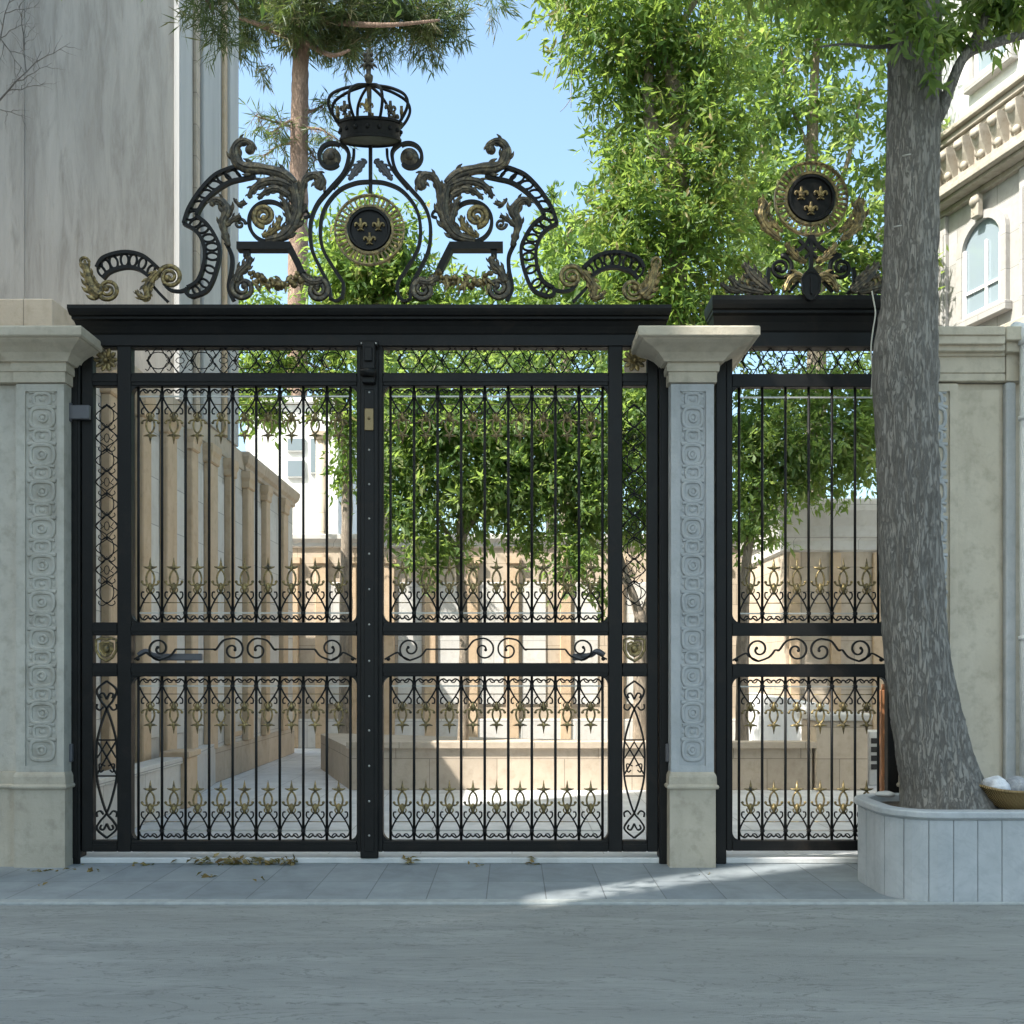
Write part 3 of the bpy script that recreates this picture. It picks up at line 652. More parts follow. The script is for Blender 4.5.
def crest_parts(t):
    def rb(name, pts, w, hd=.014, mt='iron', dy=0.0, lens=False, n=6, mbs=None):
        S = spline([C(a, b, dy) for a, b in pts], n); m_ = len(S)
        if hasattr(w, '__len__'):
            w = [np.interp(i / (m_ - 1), np.linspace(0, 1, len(w)), w) for i in range(m_)]
            w = [U(x) for x in w]
        else: w = U(w)
        mb = mbs or MB(); mb.ribbon(S, w, hd, lens=lens)
        return mb
    def acan(mb, pts, w, lobes=7, hd=.02, dy=-.02):
        """acanthus leaf: fluted body plus side lobes curling off the spine"""
        S = spline([C(a, b, dy) for a, b in pts], 8); m_ = len(S)
        ww = [U(np.interp(i / (m_ - 1), np.linspace(0, 1, len(w)), w)) * (1 + .22 * abs(math.sin(lobes * PI * i / (m_ - 1)))) for i in range(m_)]
        mb.ribbon(S, ww, hd, lens=True)
        mb.tube([p + Vector((0, -hd * .9, 0)) for p in S], [max(x * .22, .002) for x in ww], 5)
        for j in range(lobes):
            i = int((j + .6) / lobes * (m_ - 2)); tn = (S[i + 1] - S[i]).normalized(); nr = Vector((-tn.z, 0, tn.x))
            for sg in (-1, 1):
                L_ = ww[i] * 1.15; b0 = S[i] + nr * sg * ww[i] * .55
                mb.ribbon(spline([b0, b0 + nr * sg * L_ * .45 + tn * L_ * .5 + Vector((0, -.008, 0)), b0 + nr * sg * L_ * .55 + tn * L_ * 1.05 + Vector((0, -.018, 0))], 3), [ww[i] * .4, ww[i] * .42, ww[i] * .4, ww[i] * .32, ww[i] * .22, ww[i] * .12, .001], .008, lens=True)
        return mb
    def vol(mb, c, r, a0, turns, cw, w=2.2, mt=None, dy=-.01, hub=.32):
        p = C(c[0], c[1], dy); S = spiral((p.x, p.z), U(r), U(r) * .22, a0, turns, 36, p.y, cw); m_ = len(S)
        mb.ribbon(S, [U(w) * (1 - .45 * i / m_) for i in range(m_)], .018, lens=True); mb.ball(S[-1], U(r) * hub, 8, 6, (1, .8, 1)); return mb
    LOOP = [(192.8, 297), (207.8, 290), (216.6, 270.6), (220, 251), (216.6, 239), (207.8, 225), (196.4, 216)]
    LOIN = [(187.6, 288), (198, 281), (204, 265), (205, 251), (201.6, 239), (194.6, 230), (184, 224)]
    UPOUT = [(184, 224), (189, 209), (200, 191.5), (214, 176.6), (226, 170.4), (240, 166)]
    UPIN = [(196.4, 216), (203.4, 203.8), (215.7, 191.5), (229.8, 182.7), (243.8, 179.2), (256, 176.6)]
    for sgn in (0, 1):
        k = mir if sgn else (lambda p: p)
        def band(A, Bb, nr, endcap=None):
            mb = MB()
            for P in (A, Bb): mb.ribbon(spline([C(*p) for p in k(P)], 8), U(1.7), .022)
            SA = spline([C(*p) for p in k(A)], 12); SB = spline([C(*p) for p in k(Bb)], 12)
            for j in range(nr):
                f = (j + .7) / (nr + .3); a = SA[int(f * (len(SA) - 1))]; b = SB[int(f * (len(SB) - 1))]
                c = (a + b) / 2; r = (a - b).length / 2 - U(1.2); n_ = (b - a).normalized(); tg = Vector((-n_.z, 0, n_.x))
                mb.tube([c + n_ * (r * math.cos(x)) + tg * (r * .62 * math.sin(x)) for x in [2 * PI * i / 14 for i in range(14)]], U(1.3), 5, closed=True)
            if endcap: mb.ribbon(spline([C(*p) for p in k(endcap)], 6), U(1.7), .022)
            return mb
        band(LOOP, LOIN, 8, [(187.6, 288), (187, 294), (192.8, 297)]).build('ring_band', 'iron', t)
        band(UPOUT, UPIN, 7).build('ring_band', 'iron', t)
        band([(97, 268), (104, 258), (124, 252.5), (143, 256), (158, 268)], [(103, 279), (110, 272), (125, 267.5), (139, 269.5), (151, 278)], 7).build('ring_band', 'iron', t)
        mb = MB(); mb.ribbon(spline([C(*p) for p in k([(164, 284), (170, 290), (180, 291.5), (188, 289)])], 6), U(1.5), .016)
        mb.build('scroll_bar', 'iron', t)
        mb = MB(); mb.ribbon([C(*p) for p in k([(153, 286), (160, 294), (168, 302)])], U(1.4), .012); mb.build('stay_bar', 'iron', t)
        mb = MB(); mb.ribbon(spline([C(*p) for p in k([(300, 214), (306, 211), (309, 216), (304, 218)])], 5), U(1.2), .012)
        mb.build('tie_ring', 'iron', t)
        mb = MB(); mb.ribbon(spline([C(*p) for p in k([(226, 243), (232, 256), (232, 270), (229, 288), (234, 301)])], 6), U(2), .016)
        mb.build('scroll_bar', 'iron', t)
        # end finial
        mb = MB(); acan(mb, k([(100, 296), (92, 288), (88, 276), (85, 264)]), [6, 5, 4, 3], 5)
        p = k([(84, 262)])[0]; vol(mb, p, 5, (0 if not sgn else PI), 1.1, 1 if not sgn else -1, 1.6)
        mb.build('acanthus_leaf', 'gold', t)
        mb = MB(); c = k([(108, 289.5)])[0]; vol(mb, c, 11, (PI if not sgn else 0), 1.9, 1 if not sgn else -1, 2.4); mb.build('volute', 'gold', t)
        mb = MB(); c = k([(170, 277)])[0]; vol(mb, c, 12, (PI if not sgn else 0), 1.9, -1 if not sgn else 1, 2.6); mb.build('volute', 'gold', t)
        mb = MB(); acan(mb, k([(158, 272), (151, 280), (147, 289), (149, 299)]), [3, 4, 4, 2], 4); acan(mb, k([(149, 299), (141, 297), (136, 291)]), [2.5, 2.5, 1], 3)
        mb.build('acanthus_leaf', 'gold', t)
        # large acanthus with the upright curl
        mb = MB(); acan(mb, k([(294.8, 184), (282.5, 174), (262, 169), (248, 168), (238.5, 163.4), (234.5, 151), (238.5, 143.5), (245.6, 141.5), (252, 146), (251, 152.5)]), [4, 5, 5.5, 5, 4.5, 3.6, 3.2, 3], 5, .028)
        c = k([(249.5, 150)])[0]; mb.ball(C(c[0], c[1], -.02), U(4.5), 10, 7); mb.build('acanthus_leaf', 'bronze', t)
        mb = MB(); acan(mb, k([(293, 187), (277, 181), (262, 183), (252, 191), (249, 198)]), [4, 4.5, 4, 3, 1.5], 5); acan(mb, k([(290, 196), (277, 189), (266, 192), (258, 199)]), [3, 3.5, 3, 1.2], 4)
        mb.build('acanthus_leaf', 'bronze', t)
        # ring volute
        mb = MB(); c = C(*k([(269.3, 222)])[0]); mb.ribbon(spline([c + Vector((U(20) * math.cos(a), 0, U(20) * math.sin(a))) for a in [2 * PI * i / 24 for i in range(24)]], 2, True), U(1.7), .02, closed=True)
        mb.build('ring', 'iron', t)
        mb = MB(); c = k([(264, 216)])[0]; vol(mb, c, 11, (-PI / 2), 2.0, -1 if not sgn else 1, 3)
        acan(mb, k([(262, 236), (270, 233), (277, 226), (280, 216)]), [2, 3.4, 3.4, 1.5], 4); mb.build('volute', 'gold', t)
        mb = MB(); acan(mb, k([(266, 241), (283, 236), (293, 224), (297, 210), (296, 196), (293, 184)]), [3, 5, 6, 6, 5, 4], 6, .026)
        acan(mb, k([(292, 226), (288, 214), (285, 203), (280, 196)]), [3, 3, 2.5, 1], 5, .016, -.035); mb.build('acanthus_leaf', 'bronze', t)
        mb = MB(); acan(mb, k([(299, 218), (301, 200), (302.5, 186), (308, 177), (316, 175.5), (321, 181), (318, 189)]), [2.5, 3, 3.4, 3.4, 4, 5, 4], 5, .022); mb.build('acanthus_leaf', 'bronze', t)
        # slim s-leaf
        mb = MB(); acan(mb, k([(229, 246), (225, 234), (223, 222), (227, 211), (222, 202), (214, 200), (211.5, 206)]), [2, 3, 4, 5, 3.5, 3, 2], 5, .02)
        acan(mb, k([(226, 226), (234, 219), (241, 216)]), [2, 2.6, 1], 3); mb.build('acanthus_leaf', 'bronze', t)
        mb = MB(); c = k([(240, 224)])[0]; vol(mb, c, 5.5, 0, 1.3, 1 if not sgn else -1, 1.8); acan(mb, k([(234, 199), (240, 205), (246, 202)]), [1, 2.4, 1.5], 3); mb.build('volute', 'bronze', t)
        mb = MB(); c = k([(243, 288)])[0]; vol(mb, c, 12, PI / 2, 1.9, 1 if not sgn else -1, 3.2); acan(mb, k([(236, 282), (240, 272), (247, 265), (251, 257)]), [3, 4, 4, 2], 4); mb.build('volute', 'bronze', t)
        mb = MB(); c = k([(318, 290)])[0]; vol(mb, c, 11, PI / 2, 1.9, -1 if not sgn else 1, 3.2); acan(mb, k([(322, 281), (312, 282), (304, 277), (300, 269)]), [3, 3.6, 3, 1.5], 4); mb.build('volute', 'bronze', t)
        # angular bracket
        mb = MB(); a, b, c, d = [C(*p) for p in k([(238, 247.5), (289, 247.5), (300, 268), (303, 275)])]
        mb.ribbon([a, b + (b - a).normalized() * .02], U(3.6), .05); mb.ribbon([b + Vector((0, 0, .01)), c, d], U(3.2), .045)
        e, f = [C(*p) for p in k([(247, 250), (247, 258)])]; mb.ribbon([e, f], U(3), .03); mb.build('bracket', 'iron', t)
        # fruit swag
        mb = MB(); rn = random.Random(3 + sgn)
        for i in range(34):
            f = i / 33; a = 250 + 54 * f; b = 276 + 7 * math.sin(PI * f) + rn.uniform(-5, 5); p = k([(a, b)])[0]
            mb.ball(C(p[0], p[1], rn.uniform(-.05, .02)), U(rn.uniform(1.8, 3.8)), 8, 6)
        for i in range(16):
            a = 252 + 50 * i / 15; b = 279 + rn.uniform(-3, 5); an = rn.uniform(-2.6, .4); p = k([(a, b), (a + 5 * math.cos(an), b - 5 * math.sin(an)), (a + 12 * math.cos(an), b - 12 * math.sin(an))])
            S = spline([C(x_, y_, -.03) for x_, y_ in p], 4); mb.ribbon(S, [U(x) for x in np.interp(np.linspace(0, 1, len(S)), [0, .4, 1], [1, 2.2, .2])], .006, lens=True)
        mb.build('fruit_swag', 'gold', t)
        # lyre rails, volutes and feather of the centre piece
        mb = MB(); LY = [(340.5, 143.8), (347.5, 150), (348.7, 158), (344, 173), (331, 188.5), (317.3, 204.9), (310.8, 224), (311.9, 248.6), (320, 267.7), (328.3, 284), (331, 300)]
        mb.ribbon(spline([C(*p) for p in k(LY)], 7), U(1.7), .02)
        c = C(*k([(331.5, 157.5)])[0]); SP = spiral((c.x, c.z), U(14.5), U(9.5), R(56) if not sgn else PI - R(56), .72, 26, c.y, 1 if not sgn else -1); mb.ribbon(SP, U(1.7), .02)
        mb.ribbon(spline([C(*p) for p in k([(342, 299), (343.3, 284), (335, 270.4), (322.8, 248.6), (320.6, 226.7), (325.5, 207.6), (339, 191), (355.6, 183.5), (370.5, 182)])], 7), U(1.6), .018)
        mb.ribbon(spline([C(*p) for p in k([(354, 149), (353, 160), (347, 172), (333, 189)])], 6), U(1.3), .014)
        mb.ribbon(spline([C(*p) for p in k([(331, 299), (337, 301), (342, 297)])], 5), U(1.3), .014)
        mb.build('lyre_rail', 'iron', t)
        mb = MB(); c = C(*k([(331.5, 157.5)])[0]); mb.disc(c, [(.001, -.03), (U(5), -.03), (U(9), -.012), (U(9.5), .012), (.001, .014)], 20); mb.ball(c + Vector((0, -.02, 0)), U(5), 10, 7); mb.build('volute_boss', 'bronze', t)
        mb = MB(); acan(mb, k([(366, 160), (358, 168), (349, 180)]), [2, 4, 1.5], 5, .012, 0); mb.build('feather_leaf', 'hinge', t)
    mb = MB(); mb.ribbon([C(370.5, 146), C(370.5, 196)], U(1.7), .018); mb.build('centre_rod', 'iron', t)
    return acan, vol

def fleur(mb, c, s):
    c = Vector(c)
    S = [c + Vector((0, 0, z)) for z in (-.5 * s, -.1 * s, .3 * s, .75 * s, 1.0 * s)]; mb.ribbon(S, [.08 * s, .12 * s, .3 * s, .16 * s, .01], .012, lens=True)
    for q in (-1, 1):
        S = spline([c + Vector((q * a * s, 0, b * s)) for a, b in ((.06, -.15), (.25, .2), (.55, .42), (.78, .2), (.66, .0))], 4); mb.ribbon(S, [s * .13] * 3 + [s * .17] * 8 + [s * .1] * (len(S) - 11), .012, lens=True)
        S = spline([c + Vector((q * a * s, 0, b * s)) for a, b in ((.05, -.15), (.2, -.42), (.42, -.5))], 4); mb.ribbon(S, s * .08, .010, lens=True)
    mb.ribbon([c + Vector((-.3 * s, -.006, -.13 * s)), c + Vector((.3 * s, -.006, -.13 * s))], s * .09, .016, lens=True)

def medallion(t, px, py, rd, r1, r2):
    c = C(px, py)
    mb = MB()
    for rr, w in ((r1, 1.25), (r2, .75)):
        mb.ribbon(spline([c + Vector((U(rr) * math.cos(a), 0, U(rr) * math.sin(a))) for a in [2 * PI * i / 30 for i in range(30)]], 2, True), U(w), .02, closed=True)
    n = 40
    for i in range(n):
        a = 2 * PI * i / n; d = Vector((math.cos(a), 0, math.sin(a))); mb.ribbon([c + d * U(r1), c + d * U((r1 + r2) / 2), c + d * U(r2)], [U(.5), U(.8), U(1.0)], .012)
    o = mb.build('medallion', 'gold', t)
    mb = MB(); mb.disc(c, [(.001, -.012), (U(rd * .86), -.012), (U(rd * .9), -.03), (U(rd), -.03), (U(rd + 1), 0), (U(rd), .02), (.001, .02)]); mb.build('disc', 'iron', o)
    for dx, dy in ((-.42, -.24), (.42, -.24), (0, .42)):
        mb = MB(); fleur(mb, C(px + dx * rd, py + dy * rd + 1.5, -.022), U(rd * .36)); mb.build('fleur_de_lis', 'gold', o)
    return o

def crown(t):
    c0 = C(370.5, 140); tilt = Matrix.Translation(c0) @ Matrix.Rotation(R(13), 4, 'X') @ Matrix.Diagonal((1, .72, 1, 1)) @ Matrix.Translation(-c0)
    rb_ = U(31); zb, zt = C(0, 142).z, C(0, 124).z
    n = 40; ring = lambda r, z: [(c0.x + r * math.cos(2 * PI * k / n), c0.y + r * math.sin(2 * PI * k / n), z) for k in range(n)]
    mb = MB(); h = zt - zb
    mb.loft([ring(rb_ * a, zb + h * b) for a, b in ((.97, 0), (1.0, .02), (1.0, .14), (.96, .17), (.97, .5), (1.0, .82), (1.05, .85), (1.06, .97), (1.03, 1.0), (.98, 1.0), (.92, .1), (.95, 0))], caps=False, smooth=False)
    mb.loft([ring(rb_ * .97, zb + h * .08), ring(rb_ * .01, zb + h * .08)], caps=False)
    for i in range(16):
        a = 2 * PI * i / 16; mb.ball((c0.x + rb_ * .98 * math.cos(a), c0.y + rb_ * .98 * math.sin(a), zb + h * .5), U(2.2), 7, 5)
    o = mb.xform(tilt).build('crown', 'iron', t)
    top = C(370.5, 86).z
    for i in range(8):
        a = 2 * PI * (i + .5) / 8; d = Vector((math.cos(a), math.sin(a), 0)); b = Vector((c0.x, c0.y, 0))
        S = spline([b + d * (rb_ * f) + Vector((0, 0, C(0, p).z)) for f, p in ((1.02, 127), (1.24, 119), (1.36, 110), (1.24, 101.5), (.8, 95), (.3, 91.5), (.02, 90))], 5)
        mb = MB(); mb.tube(S, [U(1.6)] * len(S), 6); mb.xform(tilt).build('arch', 'iron', o)
        mb = MB(); a2 = 2 * PI * i / 8 - PI / 2; d2 = Vector((math.cos(a2), math.sin(a2), 0))
        fleur(mb, (0, 0, 0), U(8)); Mx = Matrix.Translation(Vector((c0.x, c0.y, 0)) + d2 * rb_ * 1.02 + Vector((0, 0, C(0, 117).z))) @ Matrix.Rotation(a2 + PI / 2, 4, 'Z')
        mb.xform(tilt @ Mx).build('fleuron', 'gold' if i % 2 == 0 else 'bronze', o)
    mb = MB(); q = lambda p, r: (Vector((c0.x, c0.y, C(0, p).z)), U(r))
    pr = [(130, 2), (110, 2), (96, 2.6), (90, 2.2), (86, 4), (82, 4.6), (80, 2.4), (76, 2.6), (72, 2.4), (67, 3.4), (62, 2.2), (57, .4)]
    mb.tube([q(*p)[0] for p in pr], [q(*p)[1] for p in pr], 10)
    for an in range(6):
        a = 2 * PI * an / 6; d = Vector((math.cos(a), math.sin(a) * .8, 0)); b = Vector((c0.x, c0.y, C(0, 74).z))
        mb.tube(spline([b, b + d * U(5) + Vector((0, 0, U(2))), b + d * U(9) + Vector((0, 0, U(-1.5)))], 4), [U(1.7)] * 5 + [U(1.4), U(1), U(.7), U(.3)], 5)
    for p, r in ((68, 3.6), (63, 3)): 
        for k_ in (-1, 1): mb.ball(Vector((c0.x + k_ * U(3.4), c0.y, C(0, p).z)), U(2.2), 7, 5)
    mb.xform(tilt).build('finial', 'bronze', o)

def frame_main():
    t = thing('iron_gateway', (X(CX), 0, 0), 'black iron frame of the wide double gate with moulded lintel, tall scrolled crest and crown', 'gateway', 'black iron gateways')
    for a, b in ((73, 82.8), (658.2, 667.5)):
        mb = MB(); mb.box(X(a), X(b), -.06, .08, 0, Z(345.6, -.06) - .003, .006); mb.box(X(a) + .02, X(b) - .02, -.068, -.0605, .05, Z(349)); mb.build('jamb', 'iron', t)
    lintel(t, X(72, -.2), X(666.5, -.2))
    acan, vol = crest_parts(t); medallion(t, 369.5, 230, 21, 23.5, 34.5); crown(t)
    return acan, vol
ACAN, VOL = frame_main()

def side_gate():
    t = thing('iron_gateway', (X(810), 0, 0), 'black iron frame of the narrow side gate with a sunburst medallion on its lintel', 'gateway', 'black iron gateways')
    for a, b in ((714.5, 725), (899, 910)):
        mb = MB(); mb.box(X(a), X(b), -.06, .08, 0, Z(345.6, -.06) - .003, .006); mb.build('jamb', 'iron', t)
    lintel(t, X(717.5, -.2), X(912, -.2), 294, 346)
    medallion(t, 811, 199, 23, 25.5, 36)
    # crest of the side gate, px shapes left of 811 and mirrored
    ax = 811; mr = lambda P: [(2 * ax - a, b) for a, b in P]
    for sg in (0, 1):
        k = mr if sg else (lambda p: p)
        mb = MB(); ACAN(mb, k([(781, 240), (769, 230), (762, 216), (764, 204), (760, 199)]), [2, 4, 5, 4, 1.5], 5, .018); ACAN(mb, k([(783, 232), (774, 224), (770, 214)]), [1.5, 2.5, 1], 4, .012); mb.build('acanthus_leaf', 'gold', t)
        mb = MB(); VOL(mb, k([(781, 268)])[0], 12, PI / 2, 1.7, -1 if not sg else 1, 2.4); mb.build('volute', 'iron', t)
        mb = MB(); mb.ribbon(spline([C(*p) for p in k([(781, 256), (795, 252), (806, 244), (811, 234)])], 6), U(1.8), .016)
        mb.build('scroll_bar', 'iron', t)
        mb = MB(); mb.ribbon(spline([C(*p) for p in k([(769, 268), (768, 282), (774, 294)])], 6), U(1.8), .016); mb.build('scroll_bar', 'iron', t)
        mb = MB(); ACAN(mb, k([(808, 282), (798, 276), (790, 280), (784, 292)]), [3, 4, 4, 1.5], 4); ACAN(mb, k([(806, 262), (797, 258), (790, 250), (786, 243)]), [2, 3, 3, 1], 4); mb.build('acanthus_leaf', 'gold', t)
        mb = MB(); ACAN(mb, k([(771, 292), (762, 284), (752, 275), (744, 263)]), [3, 5, 5, 1.5], 5); ACAN(mb, k([(764, 293), (750, 290), (738, 286), (730, 276)]), [2, 4, 4, 1.5], 5); ACAN(mb, k([(740, 292), (730, 290), (720, 283)]), [2, 3, 1], 3); mb.build('acanthus_leaf', 'bronze', t)
        mb = MB(); VOL(mb, k([(751, 283)])[0], 10, PI / 2, 1.6, 1 if not sg else -1, 2.4); mb.build('volute', 'gold', t)
    mb = MB(); mb.ribbon([C(ax, 234), C(ax, 293)], U(1.8), .018)
    for q in (-1, 1): mb.ribbon([C(ax, 268), C(ax + q * 22, 292)], U(1.5), .014); mb.ribbon([C(ax - q * 12, 240), C(ax + q * 10, 262)], U(1.4), .014)
    mb.build('scroll_bar', 'iron', t)
    mb = MB(); sh = [(-9, 7), (-6, 12), (0, 14), (6, 12), (9, 7), (8, -5), (4, -12), (0, -14), (-4, -12), (-8, -5)]; c = at(ax, 286, -.235)
    mb.ribbon([c + Vector((U(a), 0, U(b))) for a, b in sh], U(1.3), .014, lens=True, closed=True); mb.prism([(c.x + U(a) * .92, c.z + U(b) * .92) for a, b in sh], c.y - .004, c.y + .05); mb.ribbon([c + Vector((0, -.01, U(9))), c + Vector((0, -.012, U(-8)))], U(.9), .008)
    mb.build('shield', 'iron', t)
    # leaf
    t = thing('gate_leaf', (X(810), 0, .07), 'narrow side gate leaf of black bars between the slim pillar and the tree', 'gate leaf')
    for a, b in ((725.3, 731.5), (886, 898.7)):
        mb = MB(); mb.box(X(a), X(b), -.042, .042, Z(850), Z(347), .006); mb.build('stile', 'iron', t)
    for pt, pb in ((346.5, 348.5), (375, 388), (623, 636), (664, 677), (840, 850)):
        mb = MB(); mb.box(X(731.5), X(886), -.038, .038, Z(pb), Z(pt), .004); mb.build('rail', 'iron', t)
    xs = [X(739 + 23.2 * i) for i in range(7)]
    panel_bars(t, xs, 388, 623, False, True, .88, 1.0); panel_bars(t, xs, 677, 840, True, True, .88, .92)
    for pt, pb in ((388, 623), (677, 840)):
        for x, s in ((X(731.5), 1), (X(886), -1)):
            for p_, v_ in ((pt, -1), (pb, 1)): mb = MB(); gusset(mb, x, Z(p_), s, v_); mb.build('corner_gusset', 'iron', t)
    scroll_strip(X(731.5), X(886), Z(664), Z(636)).build('scroll_strip', 'iron', t)
    chain(MB(), None, X(742), Z(361.5), X(876), Z(361.5), 7, .085).build('transom_lattice', 'iron', t)
    # cord
    mb = MB(); S = spline([at(872, 291, -.24), at(873.5, 300, -.25), at(875.5, 313, -.27), at(873, 330, -.27), at(871, 350, -.26), at(872.5, 372, -.24), at(871, 395, -.2)], 5); mb.tube(S, .006, 5)
    props(mb.build('hanging_cord', 'cord', loc=at(872, 291, -.24)), 'thin white cord dangling from the side gate lintel next to the trunk', 'cord')
side_gate()

# ================================================================== COURTYARD AND BUILDINGS BEHIND
def grey_building():
    t = thing('grey_building', (-6, 3.5, 0), 'tall weathered grey building with a long stone wing behind the left pillar', 'building')
    xw = -4.22
    # wing along the passage
    mb = MB(); mb.box(-9.19, xw, .9, 11.2, 0, 4.72); mb.build('wing_wall', 'courtpale', t)
    mb = MB(); mb.box(-9.19, xw + .02, .87, 7.6, 4.721, 5.0, .01); mb.build('coping', 'court', t)
    mb = MB(); mb.rect(-9.19, xw, 7.61, 11.2, [(.0, 4.721), (.04, 4.74), (.04, 4.80), (.09, 4.85), (.12, 4.95), (.12, 5.0), (.10, 5.02)]); mb.build('cornice', 'court', t)
    mb = MB(); mb.box(xw - .3, xw + .03, .88, 11.22, 0, .5, .01); mb.build('plinth', 'court', t)
    ys = [1.2, 2.0, 2.95, 3.75, 4.7, 5.5, 6.5, 7.5, 8.7, 10.0]
    for i, y in enumerate(ys):
        w = .36 if i % 2 else .26
        mb = MB(); mb.box(xw + .001, xw + .10, y, y + w, .5, 4.44, .012); mb.rect(xw + .001, xw + .10, y, y + w, [(.0, 4.441), (.02, 4.46), (.02, 4.54), (.04, 4.6), (.04, 4.7)]); mb.build('pilaster', 'courtwarm', t)
    for a, b in zip(ys[:-1], ys[1:]): mb = MB(); mb.box(xw + .001, xw + .035, a + .42, b - .1, .8, 4.3, .01); mb.build('wall_panel', 'courtpale', t)
    # main block
    x1 = -4.22; y0, y1 = 4.42, 7.1
    mb = MB(); mb.box(-13, x1, y0, y1, 4.9, 12.4); mb.build('wall', 'facade', t)
    mb = MB(); mb.box(-16, -9.2, 1.4, y0 - .002, -.05, 17.5); mb.build('added_shade_wing', 'facade', t)  # unseen tall mass added to keep the sun off the grey facade
    for a, b, mt in ((y0 - .045, y0 + .42, 'strip'), (y0 + .62, y0 + .78, 'court'), (y0 + .95, y0 + 1.75, 'strip'), (y0 + 1.95, y0 + 2.1, 'courtwarm'), (y0 + 2.25, y1 + .03, 'strip')):
        mb = MB(); mb.box(x1 + .001, x1 + .05, a, b, 5.0, 12.39, .01); mb.build('corner_strip', mt, t)
    mb = MB(); mb.box(x1 - .03, x1 + .045, y0 - .05, y0 - .001, 5.0, 12.38, .008); mb.build('corner_strip', 'strip', t)
    mb = MB(); mb.box(-9.19, at(25, 100, y0).x, y0 - .03, y0 - .001, 4.95, 12.37); mb.build('facade_panel', 'facade', t)
grey_building()

def added_shade_block():  # invented building out of view, added to shade street and gate
    t = thing('added_shade_block', (-17, -12, 0), 'unseen tall pale block added beyond the left edge to shade the gate and street', 'building')
    mb = MB()
    for poly, h in (([(-12, -8.82), (-12, -26), (-24, -26), (-24, -16.02)], 30), ([(-12.01, -8.531), (-12.01, -8.819), (-24, -16.019), (-24, -15.731)], 16.9), ([(-12, -3.2), (-12, -8.53), (-24, -15.73), (-24, -10.4)], 30)):  # slanted slot between the towers shaped to let a sun streak onto the pavement
        mb.loft([[(x, y, z) for x, y in poly] for z in (-.05, h)])
    mb.build('wall', 'cream', t)
    me = MB().box(0, .06, -.6, .6, 0, 1.5, .02).mesh('window', 'glass')
    for k in range(9):
        for y in (-6.4, -10.6, -13.4, -16.2, -19, -22): link('window', me, t, (-12.03, y, 1.6 + 3.1 * k))
    for k in range(10):
        mb = MB(); mb.box(-12, -11.85, -26, -8.9, .5 + 3.1 * k, .7 + 3.1 * k, .02); mb.build('string_course', 'strip', t)
added_shade_block()

def climber():
    t = thing('bare_climber', tuple(at(12, 110, 4.2)), 'bare leafless twigs against the grey facade in the top left corner', 'climber')
    mb = MB(); rn = random.Random(11)
    def br(p, d, L_, r, depth):
        S = [p]; q = p.copy(); dd = d.copy()
        for i in range(6):
            dd = (dd + Vector((rn.uniform(-.22, .22), 0, rn.uniform(-.22, .22)))).normalized(); q = q + dd * L_ / 6; q.y = min(p.y + rn.uniform(-.03, .02), 4.19); S.append(q.copy())
        mb.tube(S, [r * (1 - .8 * i / 6) for i in range(7)], 5)
        if depth:
            for i in (2, 3, 4, 5):
                a = rn.choice((-1, 1)) * rn.uniform(.5, 1.0); d2 = Vector((dd.x * math.cos(a) - dd.z * math.sin(a), 0, dd.x * math.sin(a) + dd.z * math.cos(a))); br(S[i], d2, L_ * .5, r * .5, depth - 1)
    br(at(-12, 110, 4.17), Vector((.75, 0, .66)), 1.0, .014, 2); br(at(-10, 60, 4.17), Vector((.35, 0, .93)), .9, .012, 2); br(at(-8, 30, 4.16), Vector((.7, 0, -.7)), .7, .010, 2); br(at(24, 50, 4.17), Vector((.1, 0, 1)), .6, .010, 1)
    br(at(-6, 108, 4.16), Vector((.95, 0, -.1)), .45, .008, 1)
    mb.build('twigs', 'bark', t)
climber()

